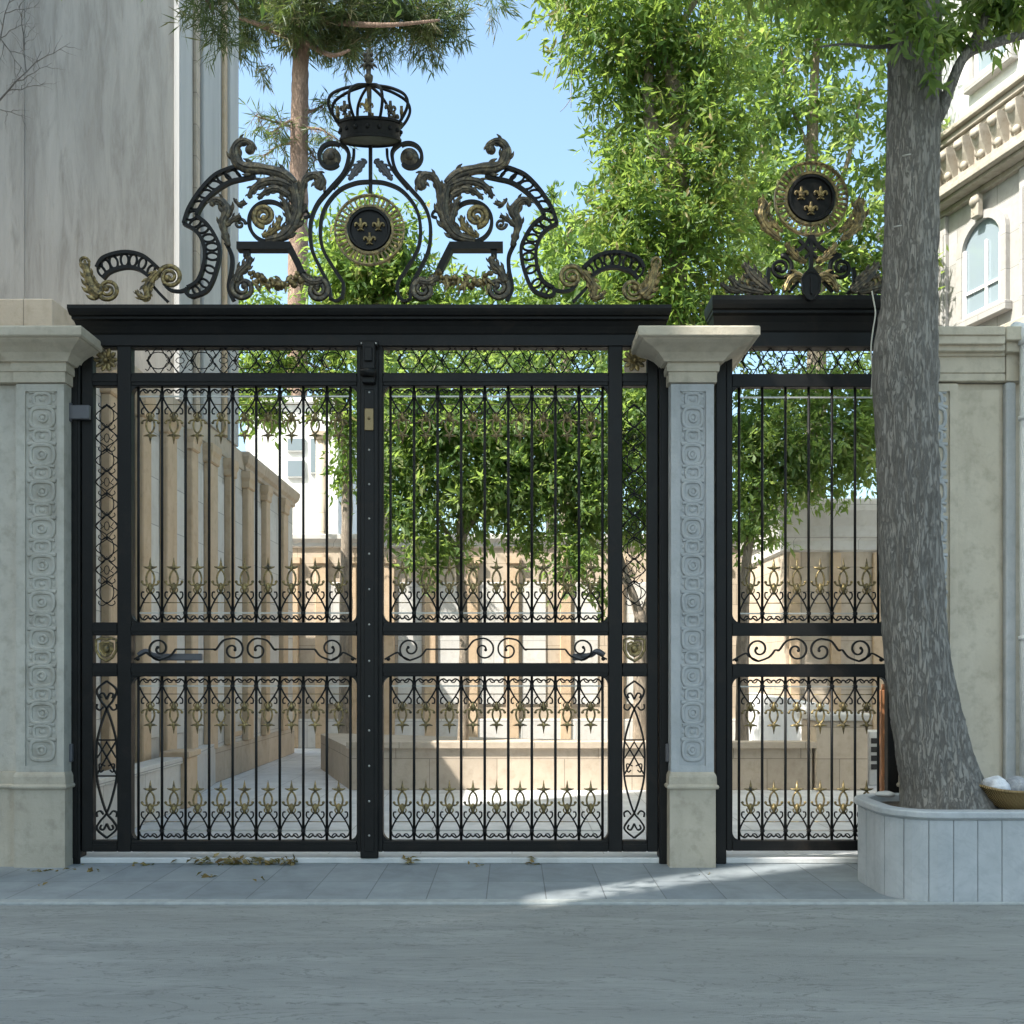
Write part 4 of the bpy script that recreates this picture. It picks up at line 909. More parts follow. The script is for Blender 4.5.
def courtyard():
    # low parapet with pedestals along the passage
    t = thing('low_parapet', (-3.9, 4, 0), 'low beige parapet with square pedestals receding along the left passage', 'parapet')
    for px0, px1, y in ((163, 187, 3.3), (212, 233, 7.0)):
        mb = MB(); xa, xb = X(px0, y), X(px1, y); mb.box(xa, xb, y, y + .4, 0, .58, .01); mb.rect(xa, xb, y, y + .4, [(0, .581), (.03, .6), (.03, .65), (.02, .66)]); mb.build('pedestal', 'courtwarm', t)
    mb = MB(); mb.box(X(172, 3.6), X(172, 3.6) + .2, .9, 3.295, 0, .52); mb.box(X(172, 3.6) - .03, X(172, 3.6) + .23, .9, 3.29, .521, .6, .01); mb.build('wall', 'courtpale', t)
    p0, p1 = Vector((X(187, 3.7) - .12, 3.7, 0)), Vector((X(213, 7.0) + .1, 6.995, 0))
    mb = MB(); 
    def slab(a, b, hw, z0, z1):
        d = (b - a).normalized(); n_ = Vector((-d.y, d.x, 0)) * hw
        mb.loft([[p + n_ + Vector((0, 0, z0)), p - n_ + Vector((0, 0, z0)), p - n_ + Vector((0, 0, z1)), p + n_ + Vector((0, 0, z1))] for p in (a, b)])
    slab(p0, p1, .1, 0, .5); slab(p0, p1, .13, .501, .58); mb.build('wall', 'courtpale', t)
    mb = MB(); slab(Vector((X(234, 7.2) - .1, 7.402, 0)), Vector((X(254, 10.8), 11.0, 0)), .1, 0, .62); mb.build('wall', 'court', t)
    # garden bed wall (front)
    t = thing('garden_wall', (0, 5.2, 0), 'low beige garden retaining wall across the courtyard behind the double gate', 'wall')
    mb = MB(); poly = [(X(352, 5.3), 5.15), (4.0, 5.15), (4.0, 5.5), (X(318, 7.6), 8.4), (X(318, 7.6) - .05, 8.1)]
    mb.loft([[(x, y, z) for x, y in poly] for z in (0, .56)]); mb.build('wall', 'court', t)
    mb = MB(); mb.loft([[(X(352, 5.3) - .05, 5.1, z), (4.05, 5.1, z), (4.05, 5.45, z), (X(352, 5.3) + .1, 5.45, z)] for z in (.561, .64)]); mb.build('coping', 'court', t)
    # far wall with panels
    t = thing('panelled_wall', (0, 12.5, 0), 'tall beige wall with panels and pilasters under the trees at the back', 'wall')
    Y = 12.5
    mb = MB(); mb.box(X(282, Y), X(742, Y), Y, Y + .4, 0, 4.1); mb.build('wall', 'court', t)
    mb = MB(); mb.rect(X(282, Y), X(742, Y), Y, Y + .4, [(.0, 4.101), (.05, 4.13), (.05, 4.2), (.12, 4.28), (.12, 4.36), (.1, 4.38)]); mb.build('cornice', 'courtpale', t)
    for px in (288, 316, 346, 384, 425, 467, 508, 560, 612, 664, 712):
        mb = MB(); mb.box(X(px, Y), X(px + 11, Y), Y - .09, Y - .001, 0, 3.75, .012); mb.rect(X(px, Y), X(px + 11, Y), Y - .09, Y - .001, [(0, 3.751), (.04, 3.78), (.04, 3.9)]); mb.build('pilaster', 'courtwarm', t)
    for px in (328, 358, 398, 438, 480, 522, 574, 626, 678): mb = MB(); mb.box(X(px, Y), X(px + 24, Y), Y - .03, Y - .001, .9, 3.4, .01); mb.build('wall_panel', 'courtpale', t)
    mb = MB(); mb.box(X(283, Y), X(742, Y), Y - .06, Y - .0015, 0, .6, .01); mb.build('plinth', 'courtpale', t)
    # pavilion with cornice seen through the side gate
    t = thing('garden_pavilion', (5.6, 9.5, 0), 'flat-roofed beige garden pavilion with a deep cornice seen through the side gate', 'pavilion')
    Y = 9.0; mb = MB(); mb.box(X(786, Y), X(960, Y), Y, Y + 3, 0, Z(552, Y)); mb.build('wall', 'court', t)
    mb = MB(); mb.rect(X(786, Y), X(960, Y), Y, Y + 3, [(0, Z(552, Y) + .001), (.05, Z(550, Y)), (.05, Z(541, Y)), (.10, Z(537, Y)), (.10, Z(527, Y)), (.16, Z(518, Y)), (.2, Z(512, Y)), (.2, Z(502, Y)), (.18, Z(500, Y))]); mb.build('cornice', 'courtpale', t)
    for px in (789, 830, 872): mb = MB(); mb.box(X(px, Y), X(px + 10, Y), Y - .07, Y - .001, 0, Z(553, Y), .012); mb.build('pilaster', 'courtwarm', t)
    # white low wall, stone block, vent unit
    t = thing('white_wall', (5.2, 8, 0), 'bright white low wall running back behind the side gate', 'wall')
    a, b = Vector((X(750, 9.6), 9.6, 0)), Vector((X(822, 6.2), 6.2, 0)); d = (b - a).normalized(); n_ = Vector((-d.y, d.x, 0)) * .1
    mb = MB(); mb.loft([[p + n_ + Vector((0, 0, z0)), p - n_ + Vector((0, 0, z0)), p - n_ + Vector((0, 0, z1)), p + n_ + Vector((0, 0, z1))] for p, z0, z1 in ((a, 0, 1.2), (b, 0, 1.1))]); mb.build('wall', 'white', t)
    mb = MB(); n2 = n_ * 1.25; mb.loft([[p + n2 + Vector((0, 0, 0.001)), p - n2 + Vector((0, 0, .001)), p - n2 + Vector((0, 0, .14)), p + n2 + Vector((0, 0, .14))] for p in (a, b)]); mb.build('plinth', 'court', t)
    t = thing('stone_block', (X(842, 5.2), 5.4, 0), 'square beige stone pedestal behind the side gate', 'pedestal')
    mb = MB(); mb.box(X(816, 5.1), X(868, 5.1), 5.1, 5.8, 0, .92, .015); mb.build('block', 'court', t)
    mb = MB(); mb.rect(X(816, 5.1), X(868, 5.1), 5.1, 5.8, [(0, .921), (.04, .94), (.05, 1.0), (.04, 1.02)]); mb.build('cap', 'courtpale', t)
    t = thing('vent_unit', (X(880, 5.6), 5.8, 0), 'white louvred unit beside the stone pedestal behind the side gate', 'vent unit')
    mb = MB(); mb.box(X(869, 5.7), X(905, 5.7), 5.7, 6.1, 0, .75, .01); mb.build('casing', 'ac', t)
    for z in (.22, .34, .46, .58): mb = MB(); mb.box(X(871, 5.7), X(903, 5.7), 5.685, 5.699, z, z + .075); mb.build('louvre', 'black', t)
    mb = MB(); mb.box(X(879.5, .5), X(887.5, .5), .45, .53, 0, Z(690, .5), .006); mb.tube([(X(883.5, .5), .49, Z(690, .5)), (X(883.5, .5), .49, Z(684, .5))], .02, 10)
    props(mb.build('wooden_post', 'orange', loc=(X(883, .5), .5, 0)), 'short orange-brown post just behind the side gate beside the trunk', 'post')
    # distant white house
    t = thing('white_house', (-4.6, 17, 0), 'distant white house with pale windows glimpsed through the left gate leaf', 'house')
    Y = 15.5; x0, x1 = X(246, Y), X(338, Y)
    mb = MB(); mb.box(x0, x1, Y, Y + 6, 0, Z(404, Y)); mb.build('wall', 'white', t)
    mb = MB(); mb.rect(x0, x1, Y, Y + 6, [(.0, Z(404, Y) + .001), (.1, Z(403, Y)), (.1, Z(398, Y))]); mb.build('roof', 'white', t)
    for pa, pb, qa, qb in ((287, 305, 438, 452), (287, 305, 460, 478), (310, 320, 438, 474)):
        mb = MB(); mb.box(X(pa, Y), X(pb, Y), Y - .06, Y - .001, Z(qb, Y), Z(qa, Y), .01); w = mb.build('window', 'whitepaint', t)
        mb = MB(); mb.box(X(pa + 1.3, Y), X(pb - 1.3, Y), Y - .066, Y - .0605, Z(qb - 1.3, Y), Z(qa + 1.3, Y)); mb.build('pane', 'glass', w)
    mb = MB(); mb.tube([(X(322, 14), 14, 0), (X(322, 14), 14, Z(440, 14))], [.17, .13], 14); mb.rect(X(316, 14), X(328, 14), 13.85, 14.15, [(0, Z(440, 14)), (.05, Z(437, 14)), (.05, Z(433, 14))])
    props(mb.build('stone_column', 'court', loc=(X(322, 14), 14, 0)), 'single beige stone column in front of the distant white house', 'column')
courtyard()

def right_building():
    base = Vector((8.26, 9.5, 0)); u = Vector((-.265, .964, 0)).normalized(); w = Vector((-u.y, u.x, 0)); w = w if w.x < 0 else -w
    Mx = Matrix(((u.x, w.x, 0, base.x), (u.y, w.y, 0, base.y), (0, 0, 1, 0), (0, 0, 0, 1)))
    t = thing('ornate_building', tuple(base), 'cream ornate building with carved frieze and arched window behind the street tree', 'building')
    def B(name, mt, u0, u1, w0, w1, z0, z1, bev=0, par=None): mb = MB(); mb.box(u0, u1, w0, w1, z0, z1, bev); return mb.xform(Mx).build(name, mt, par or t)
    U0, U1 = -9, 2.3
    B('wall', 'cream', U0, U1, -6, 0, 0, 9.95)
    B('upper_wall', 'whitepaint', U0, U1, -6, -.12, 10.4, 16)
    mb = MB()
    for w1, z0, z1 in ((.10, 9.951, 10.05), (.30, 10.051, 10.12), (.42, 10.121, 10.22), (.38, 10.221, 10.33), (.10, 10.331, 11.0), (.24, 11.001, 11.08), (.30, 11.081, 11.2), (.38, 11.201, 11.28), (.22, 11.281, 11.42)): mb.box(U0 - .01, U1 + w1 * .6, -.3, w1, z0, z1, .012)
    mb.xform(Mx).build('cornice', 'ornament', t)
    # corbels with acanthus rolls
    for i in range(16):
        uu = 1.75 - i * .42; mb = MB()
        mb.loft([[(uu + a, .101, z), (uu + a2, .101, z), (uu + a2, wd, z), (uu + a, wd, z)] for (a, a2, wd, z) in ((0, .2, .16, 10.34), (0, .2, .20, 10.5), (-.01, .21, .30, 10.7), (-.02, .22, .36, 10.86), (-.02, .22, .37, 10.95), (-.02, .22, .33, 10.99))])
        mb.ball((uu + .1, .36, 10.86), .1, 10, 7, (1, .7, .8)); mb.ball((uu + .1, .24, 10.52), .075, 10, 7, (1, .8, 1)); mb.ball((uu + .31, .12, 10.68), .09, 10, 7, (.8, .6, 1.2))
        mb.xform(Mx).build('corbel', 'ornament', t)
    def window(uc, hw, z0, zs, arched, wface):
        mb = MB(); n = 14
        arc = [(uc + hw * math.cos(PI * i / n), zs + hw * math.sin(PI * i / n)) for i in range(n + 1)] if arched else [(uc + hw, zs), (uc - hw, zs)]
        out = [(uc + hw, z0)] + arc + [(uc - hw, z0)]
        def ringpoly(sc, add): return [(uc + (a - uc) * sc, (b if b <= z0 + .001 else b + add)) for a, b in out]
        # surround
        P1 = ringpoly(1.28, .14); P2 = out
        for A, Bp, w0, w1 in ((P1, P2, wface + .002, wface + .09),):
            for i in range(len(A) - 1):
                q = [A[i], A[i + 1], Bp[i + 1], Bp[i]]
                mb.add([(a, w0, b) for a, b in q] + [(a, w1, b) for a, b in q], [(4, 5, 6, 7), (0, 1, 5, 4), (2, 3, 7, 6), (3, 0, 4, 7), (1, 2, 6, 5)])
        mb.box(uc - hw * 1.4, uc + hw * 1.4, wface + .002, wface + .16, z0 - .16, z0 - .001, .01)
        o = mb.xform(Mx).build('window', 'cream', t)
        mb = MB(); n_ = len(out); mb.add([(a, wface + .012, b) for a, b in out], [tuple(range(n_))]); mb.xform(Mx).build('pane', 'glass', o)
        mb = MB(); fr = .05
        for a, b in ((uc - hw, uc - hw + fr * 1.4), (uc + hw - fr * 1.4, uc + hw), (uc - fr / 2 - .1, uc + fr / 2 - .1)): mb.box(a, b, wface + .014, wface + .06, z0, zs + (0 if not arched else .1), .006)
        mb.box(uc - hw, uc + hw, wface + .015, wface + .055, z0 + .0, z0 + .09); mb.box(uc - hw, uc + hw, wface + .015, wface + .05, z0 + (zs - z0) * .38, z0 + (zs - z0) * .38 + .05)
        mb.xform(Mx).build('frame', 'whitepaint', o)
        return o
    for uc in (-.06, -3.3, -6.5):
        window(uc, .48, 7.85, 9.0, True, .0)
        mb = MB()
        mb.box(uc - .09, uc + .09, .092, .22, 9.5, 9.9, .02); mb.ball((uc, .2, 9.78), .1, 10, 7, (1, .9, 1)); mb.ball((uc, .16, 9.58), .07, 9, 6); mb.xform(Mx).build('keystone', 'ornament', t)
    for uc in (-.15, -3.3, -6.5): window(uc, .42, 12.1, 14.2, False, -.12)
    for uc in (-1.2, 1.1, -4.4, -2.2, -5.5):
        mb = MB(); mb.box(uc - .24, uc + .24, .001, .08, 4, 9.94, .01)
        for k_ in range(4): mb.box(uc - .2 + k_ * .11, uc - .2 + k_ * .11 + .06, .0805, .11, 4.2, 9.6, .008)
        mb.xform(Mx).build('pilaster', 'cream', t)
        mb = MB()
        for k_ in range(6): mb.box(uc - .36 + k_ * .14, uc - .36 + k_ * .14 + .07, -.119, -.06, 11.43, 15.98, .008)
        mb.xform(Mx).build('fluting', 'whitepaint', t)
    B('string_course', 'ornament', U0, U1 + .05, .001, .14, 7.2, 7.45, .02)
right_building()

# ================================================================== PLANTER, BASKET
PX0, PX1, PY0, PY1, PR = 2.63, 6.2, -1.46, -.42, .34
def outline(off=0.0, n=9):
    r = PR - off; pts = []
    for cx, cy, a0 in ((PX0 + PR, PY1 - PR, PI / 2), (PX0 + PR, PY0 + PR, PI), (PX1 - PR, PY0 + PR, 1.5 * PI), (PX1 - PR, PY1 - PR, 2 * PI)):
        for i in range(n + 1): a = a0 + PI / 2 * i / n; pts.append((cx + r * math.cos(a), cy + r * math.sin(a)))
    return pts
def planter():
    t = thing('stone_planter', (4.2, -.94, 0), 'grey marble panelled planter with rounded end around the street tree', 'planter')
    # walk the outline and cut it into slabs
    pts = [Vector((a, b, 0)) for a, b in outline()]; pts.append(pts[0]); L_ = [0]
    for a, b in zip(pts[:-1], pts[1:]): L_.append(L_[-1] + (b - a).length)
    def P(s):
        s = s % L_[-1]
        for i in range(len(pts) - 1):
            if s <= L_[i + 1]: return pts[i].lerp(pts[i + 1], (s - L_[i]) / max(L_[i + 1] - L_[i], 1e-9))
    n = round(L_[-1] / .165); w = L_[-1] / n; mb = MB(); c = Vector((4.3, -.94, 0)); ht = .565
    rn = random.Random(2)
    for i in range(n):
        s0, s1 = i * w + .0025, (i + 1) * w - .0025; k = 3; q = [P(s0 + (s1 - s0) * j / k) for j in range(k + 1)]; ro = rn.uniform(0, .003)
        def inn(p, d):
            e = (Vector((min(max(p.x, PX0 + PR), PX1 - PR), -.94, 0)) - p); return p + e.normalized() * d if e.length else p
        mb.loft([[inn(p, .003 - ro), inn(p, .08), ] for p in q], closed=False, caps=False) if False else None
        rings = [[(inn(p, ro + e)[0], inn(p, ro + e)[1], z) for z, e in ((-.02, 0), (ht - .004, 0), (ht, .004))] + [(inn(p, .07)[0], inn(p, .07)[1], z) for z in (ht, -.02)] for p in q]
        mb.loft(rings, closed=True, caps=True)
    mb.build('panelled_wall', 'planter', t)
    prof = [(.002, .566), (-.012, .578), (-.022, .582), (-.025, .588), (-.025, .618), (-.020, .627), (-.008, .63), (.075, .63), (.085, .622), (.085, .566)]
    rings = []
    O = [outline(o) for o, z in prof]
    for i in range(len(O[0])): rings.append([(O[j][i][0], O[j][i][1], prof[j][1]) for j in range(len(prof))])
    mb = MB(); mb.loft(rings, loop=True, caps=False, smooth=False); mb.build('rim', 'planter', t)
    mb = MB(); o = outline(.083); mb.add([(a, b, .575) for a, b in o], [tuple(range(len(o)))]); mb.build('soil', 'soil', t)
planter()

def basket():
    c = Vector((X(1016, -1.12), -1.12, .64))
    t = thing('wicker_basket', tuple(c), 'shallow golden wicker basket on the planter right of the trunk', 'basket')
    n = 28; rx, ry = .275, .2
    def ring(k, z): return [(c.x + rx * k * math.cos(2 * PI * i / n), c.y + ry * k * math.sin(2 * PI * i / n), z + .03 * abs(math.cos(2 * PI * i / n)) ** 3) for i in range(n)]
    mb = MB(); mb.loft([ring(.5, .585), ring(.62, .60), ring(.8, .66), ring(.95, .725), ring(1.0, .74), ring(.97, .74), ring(.78, .675), ring(.5, .61)], smooth=True); mb.build('bowl', 'wicker', t)
    mb = MB(); mb.tube([Vector(p) for p in ring(1.0, .74)], .012, 6, closed=True); mb.build('rim', 'wicker', t)
    def cloth(dx, dy, dz, r, sc, mt, lab, seed):
        mb = MB(); mb.ball((0, 0, 0), r, 18, 12, sc); rn = Vector((seed, 0, 0))
        mb.v = [tuple(Vector(v) * (1 + .28 * noise.noise(Vector(v) * 14 + rn) + .1 * noise.noise(Vector(v) * 40 + rn))) for v in mb.v]
        p = c + Vector((dx, dy, dz)); mb.xform(Matrix.Translation(p)); props(mb.build('cloth_bundle', mt, loc=p), lab, 'cloth bundle', 'crumpled cloths in the basket')
    cloth(-.145, 0, .12, .082, (1.1, 1, .95), 'cloth', 'white crumpled cloth at the left end of the wicker basket', 3)
    cloth(.005, .02, .115, .085, (1.0, 1, .9), 'greycloth', 'grey crumpled cloth in the middle of the wicker basket', 8)
    cloth(.14, -.03, .12, .085, (1.2, 1, .9), 'cloth', 'pale cloth at the right end of the basket by the frame edge', 15)
    mb = MB(); mb.ball((0, 0, 0), .065, 14, 9, (1.25, .8, .38)); mb.v = [tuple(Vector(v) * (1 + .2 * noise.noise(Vector(v) * 20))) for v in mb.v]
    p = at(886, 799, -.62); p.z = .645; mb.xform(Matrix.Translation(p)); props(mb.build('white_stone', 'marble', loc=p), 'flat white stone lying on the planter rim left of the trunk', 'stone')
basket()

# ================================================================== TREES
def bark_tube(path, rad, nseg=26, step=.02, rough=.02, knots=(), ridge=0):
    S = spline(path, 30); m_ = len(S)
    rr = np.interp(np.linspace(0, 1, m_), np.linspace(0, 1, len(rad)), rad); mb = MB(); rings = []
    for i, p in enumerate(S):
        r = []
        for k in range(nseg):
            a = 2 * PI * k / nseg; d = Vector((math.cos(a), math.sin(a), 0)); q = p + d * rr[i]
            e = rough * (noise.noise(Vector((q.x * 9, q.y * 9, q.z * 3))) + .5 * noise.noise(Vector((q.x * 22, q.y * 22, q.z * 6))))
            if ridge: e += ridge * (.5 - abs(noise.noise(Vector((q.x * 20, q.y * 20, q.z * 3.2)))) * 2.2) + ridge * .5 * noise.noise(Vector((q.x * 55, q.y * 55, q.z * 14)))
            for kp, kr, kh in knots: e += kh * math.exp(-((q - kp).length / kr) ** 2)
            r.append(p + d * (rr[i] + e))
        rings.append(r)
    mb.loft(rings, smooth=True); return mb

def street_tree():
    Y = -.94
    t = thing('street_tree', (X(945, Y), Y, .57), 'thick leaning grey trunk of the street tree in the marble planter', 'tree')
    pth = [at(952, 822, Y), at(944, 790, Y), at(934, 752, Y), at(922, 690, Y), at(914, 620, Y), at(910, 540, Y), at(907, 450, Y), at(906, 380, Y), at(909, 300, Y), at(912, 200, Y), at(914, 100, Y), at(915, 0, Y), at(917, -120, Y), at(922, -260, Y)]
    k = 7.56 / F
    rad = [52 * k, 40 * k, 36 * k, 31.5 * k, 30 * k, 29.5 * k, 29 * k, 30 * k, 26.5 * k, 25 * k, 25 * k, 25 * k, 23 * k, 19 * k]
    kn = [(at(884, 345, Y - .1), .16, .055), (at(882, 385, Y - .1), .12, .04), (at(905, 765, Y - .2), .1, .03), (at(958, 800, Y - .15), .14, .03)]
    bark_tube(pth, rad, 120, rough=.012, knots=kn, ridge=.011).build('trunk', 'bark', t)
    mb = MB()
    limb(mb, [at(930, 128, Y), at(941, 112, Y - .05), at(951, 85, Y - .1), at(966, 55, Y - .15), at(995, 43, Y - .2), at(1040, 30, Y - .25)], .05, .028, 10)
    limb(mb, [at(966, 55, Y - .15), at(982, 25, Y - .15), at(1000, -20, Y - .15), at(1020, -80, Y - .1)], .035, .025, 9)
    limb(mb, [at(966, 53, Y - .15), at(955, 44, Y - .1), at(942, 42, Y - .1)], .016, .02, 7)
    limb(mb, [at(893, 46, Y), at(870, 47, Y), at(845, 44, Y), at(820, 47, Y - .05)], .016, .006, 7)
    limb(mb, [at(915, -50, Y), at(860, -140, Y - .4), at(760, -230, Y - .9), at(640, -300, Y - 1.4)], .12, .05, 10)
    limb(mb, [at(918, -120, Y), at(960, -220, Y + .3), at(1050, -330, Y + .4)], .13, .05, 10)
    limb(mb, [at(920, -240, Y), at(900, -400, Y - .5), at(840, -560, Y - 1)], .13, .05, 10)
    mb.build('branch', 'bark', t)
    for a, b in ((906, 156), (897, 227)):
        mb = MB(); p = at(a, b, Y - .2); mb.tube([p + Vector((-.026, -.0, .0)), p + Vector((.03, -.02, .004))], .006, 6); mb.build('nail', 'steel', t)
    # crown: in frame sprays + canopy above the frame
    cl = [pc(912, -8, 40, 22, -1.25, .18, 420), pc(900, 22, 22, 18, -1.3, .1, 120), pc(925, 52, 15, 22, -1.3, .08, 110), pc(985, 6, 55, 24, -1.1, .35, 800), pc(950, 35, 22, 14, -1.1, .15, 200), pc(1000, 20, 30, 14, -1.1, .2, 200),
          pc(850, -15, 60, 26, -.9, .4, 700), pc(770, -22, 60, 24, -.9, .4, 600), pc(870, 30, 16, 14, -.9, .1, 60)]
    P, T, D = clump_pts(cl, .16, 22)
    cl2 = []
    rn = random.Random(4)
    for i in range(62):
        a = rn.uniform(0, 2 * PI); r = 4.8 * math.sqrt(rn.random()); x = 1.6 + r * math.cos(a); y = -2.4 + r * math.sin(a) * .85
        zmin = 1.6 + 690 * (y + 8.5) / F + .8 if y > -8 else 6; z = max(zmin, rn.uniform(7.2, 11.5) - .08 * r * r); cl2.append(((x, y, z), (.95, .95, .6), 620))
    P2, T2, D2 = clump_pts(cl2, .35, 24)
    leaves('crown', 'leafpale', t, np.concatenate([P, P2]), .115, .3, .4, np.concatenate([D, D2]) * .5, np.concatenate([T, T2]))
street_tree()

def back_trees():
    def tree(name, label, base, trunkpts, rads, bark, cl, leafmt, size, asp, twig, per, group='trees in the courtyard', limbs=(), up=.3):
        t = thing(name, base, label, 'tree', group)
        mb = bark_tube([Vector(p) for p in trunkpts], rads, 20, rough=.015) if trunkpts else MB()
        mb.build('trunk', bark, t)
        if limbs:
            mb = MB()
            for pts, a, b in limbs: limb(mb, pts, a, b, 8)
            mb.build('branch', bark, t)
        P, T, D = clump_pts(cl, twig, per); leaves('crown', leafmt, t, P, size, asp, up, D * .6, T); return t
    # tall tree cloaked in foliage
    Y = 6.6
    tk = [at(676, 760, Y), at(677, 560, Y), at(676, 330, Y), at(676, 180, Y), at(679, 130, Y), at(676, 95, Y), at(664, 55, Y), at(652, 20, Y), at(640, -40, Y)]
    cl = [pc(672, 320, 62, 46, Y, .9, 3000), pc(690, 255, 76, 50, Y, 1.0, 4200), pc(625, 270, 42, 40, Y, .7, 1300), pc(640, 205, 46, 46, Y - .2, .8, 1900), pc(705, 185, 46, 50, Y, .9, 2600), pc(628, 150, 34, 46, Y, .7, 1300), pc(715, 120, 40, 56, Y, .9, 2200),
          pc(636, 92, 44, 46, Y + .3, .8, 1700), pc(700, 50, 62, 50, Y, 1.0, 2800), pc(620, 36, 66, 46, Y, 1.0, 2900), pc(650, -30, 110, 50, Y, 1.3, 4200), pc(575, 14, 34, 20, Y, .5, 500), pc(600, 90, 18, 20, Y, .4, 170), pc(605, 215, 22, 22, Y, .4, 260), pc(668, 110, 30, 50, Y + .9, .3, 900), pc(690, 345, 60, 40, Y, .8, 1600)]
    tree('leafy_tree', 'tall leafy tree with a pale forked trunk rising beyond the slim pillar', tuple(at(676, 757, Y)), tk, [.24, .2, .18, .17, .15, .12, .10, .08, .05], 'palebark', cl, 'leaf', .17, .26, .34, 20,
         limbs=[([at(676, 190, Y), at(655, 140, Y), at(648, 95, Y), at(650, 60, Y)], .14, .06), ([at(664, 55, Y), at(690, 10, Y), at(720, -40, Y)], .06, .03), ([at(640, 60, Y), at(600, 30, Y), at(560, 5, Y)], .04, .015), ([at(578, 30, Y), at(572, 70, Y), at(571, 108, Y)], .010, .004), ([at(571, 98, Y), at(566, 106, Y), at(560, 112, Y)], .006, .003), ([at(566, 20, Y), at(561, 60, Y), at(553, 90, Y)], .008, .003)])
    # v-forked small tree behind the right leaf
    Y = 5.9
    cl = [pc(640, 430, 30, 60, Y, .7, 1500), pc(640, 510, 26, 46, Y, .6, 1100), pc(590, 440, 36, 60, Y, .8, 1600), pc(585, 520, 32, 46, Y, .6, 1200), pc(545, 420, 42, 46, Y, .9, 1600), pc(540, 490, 36, 40, Y, .7, 1100), pc(572, 570, 18, 26, Y - .3, .3, 380), pc(640, 380, 36, 34, Y, .7, 1000), pc(600, 590, 8, 18, Y, .2, 90), pc(530, 545, 18, 20, Y, .3, 220)]
    tree('forked_tree', 'small V-forked tree in the garden bed seen through the right side light', tuple(at(641, 742, Y)), [at(641, 745, Y), at(641, 680, Y), at(641, 625, Y), at(640, 612, Y)], [.12, .1, .1, .09], 'palebark', [(c_, r_, int(n_ * 1.4)) for c_, r_, n_ in cl], 'leafpale', .13, .34, .28, 20,
         limbs=[([at(641, 622, Y), at(633, 595, Y), at(624, 570, Y), at(606, 500, Y)], .075, .03), ([at(641, 622, Y), at(650, 598, Y), at(659, 570, Y), at(668, 500, Y)], .075, .03), ([at(630, 590, Y), at(590, 540, Y), at(560, 500, Y)], .03, .012)])
    # bush tree behind left half of right leaf
    Y = 6.0
    cl = [pc(410, 430, 34, 54, Y, .8, 1600), pc(455, 420, 40, 46, Y, .9, 1700), pc(500, 430, 36, 60, Y, .8, 1700), pc(470, 500, 34, 34, Y, .7, 900), pc(410, 520, 28, 32, Y, .6, 700), pc(450, 550, 30, 20, Y, .5, 450), pc(500, 500, 30, 36, Y, .7, 900), pc(398, 400, 20, 40, Y, .6, 600), pc(440, 370, 50, 30, Y, .8, 1100), pc(520, 370, 50, 26, Y, .8, 1000), pc(420, 565, 26, 14, Y, .4, 220), pc(540, 430, 46, 60, Y, .8, 1800), pc(500, 470, 50, 50, Y, .8, 1600), pc(575, 480, 40, 60, Y, .8, 1500), pc(430, 470, 44, 50, Y, .8, 1500), pc(395, 480, 18, 70, Y, .6, 900), pc(620, 430, 34, 60, Y, .8, 1100)]
    tree('bushy_tree', 'bushy green tree drooping over the panelled wall behind the right gate leaf', tuple(at(463, 740, Y)), [at(463, 742, Y), at(464, 640, Y), at(460, 560, Y), at(462, 480, Y)], [.08, .07, .06, .04], 'palebark', [(c_, r_, int(n_ * 1.25)) for c_, r_, n_ in cl], 'leafpale', .135, .34, .3, 20,
         limbs=[([at(462, 560, Y), at(435, 510, Y), at(412, 460, Y)], .04, .015), ([at(462, 540, Y), at(490, 490, Y), at(505, 440, Y)], .04, .015)])
    # right back tree with sky gaps
    Y = 10.5
    cl = [pc(790, 40, 52, 40, Y, 1.1, 1500), pc(850, 30, 44, 40, Y, 1.0, 1300), pc(745, 60, 30, 50, Y, .9, 1000), pc(775, 120, 44, 34, Y, 1.0, 1100), pc(845, 110, 40, 34, Y, 1.0, 900), pc(800, 180, 50, 30, Y, 1.0, 1200), pc(760, 200, 34, 40, Y, .9, 1200), pc(870, 170, 22, 20, Y, .6, 300), pc(840, 235, 40, 34, Y, .9, 1300), pc(780, 265, 54, 40, Y, 1.0, 2000), pc(870, 270, 34, 30, Y, .8, 1000), pc(850, 310, 54, 30, Y, .9, 1300), pc(820, -25, 120, 40, Y, 1.3, 2600), pc(900, 290, 34, 40, Y, .9, 700), pc(905, 120, 24, 50, Y, .8, 500)]
    tree('airy_tree', 'airy pale green tree with sky showing through behind the sunburst medallion', tuple(at(815, 755, Y)), [at(815, 757, Y), at(813, 560, Y), at(817, 330, Y), at(812, 150, Y), at(818, 20, Y)], [.26, .22, .17, .11, .05], 'palebark', cl, 'leafpale', .19, .36, .4, 18,
         limbs=[([at(816, 280, Y), at(780, 210, Y), at(760, 140, Y)], .07, .02), ([at(814, 240, Y), at(845, 170, Y), at(860, 100, Y)], .07, .02), ([at(813, 160, Y), at(790, 100, Y), at(780, 40, Y)], .05, .015)])
    # low tree behind the side gate
    Y = 7.0
    cl = [pc(752, 440, 30, 66, Y, .7, 1500), pc(800, 430, 44, 50, Y, .8, 1700), pc(850, 440, 44, 40, Y, .8, 1500), pc(758, 520, 26, 34, Y, .5, 700), pc(800, 490, 28, 22, Y, .5, 450), pc(880, 420, 40, 50, Y, .7, 1200), pc(830, 385, 90, 26, Y, .8, 1600), pc(735, 540, 14, 22, Y, .4, 220), pc(780, 460, 50, 50, Y, .7, 1500), pc(860, 460, 34, 36, Y, .6, 900), pc(745, 480, 20, 60, Y, .5, 900)]
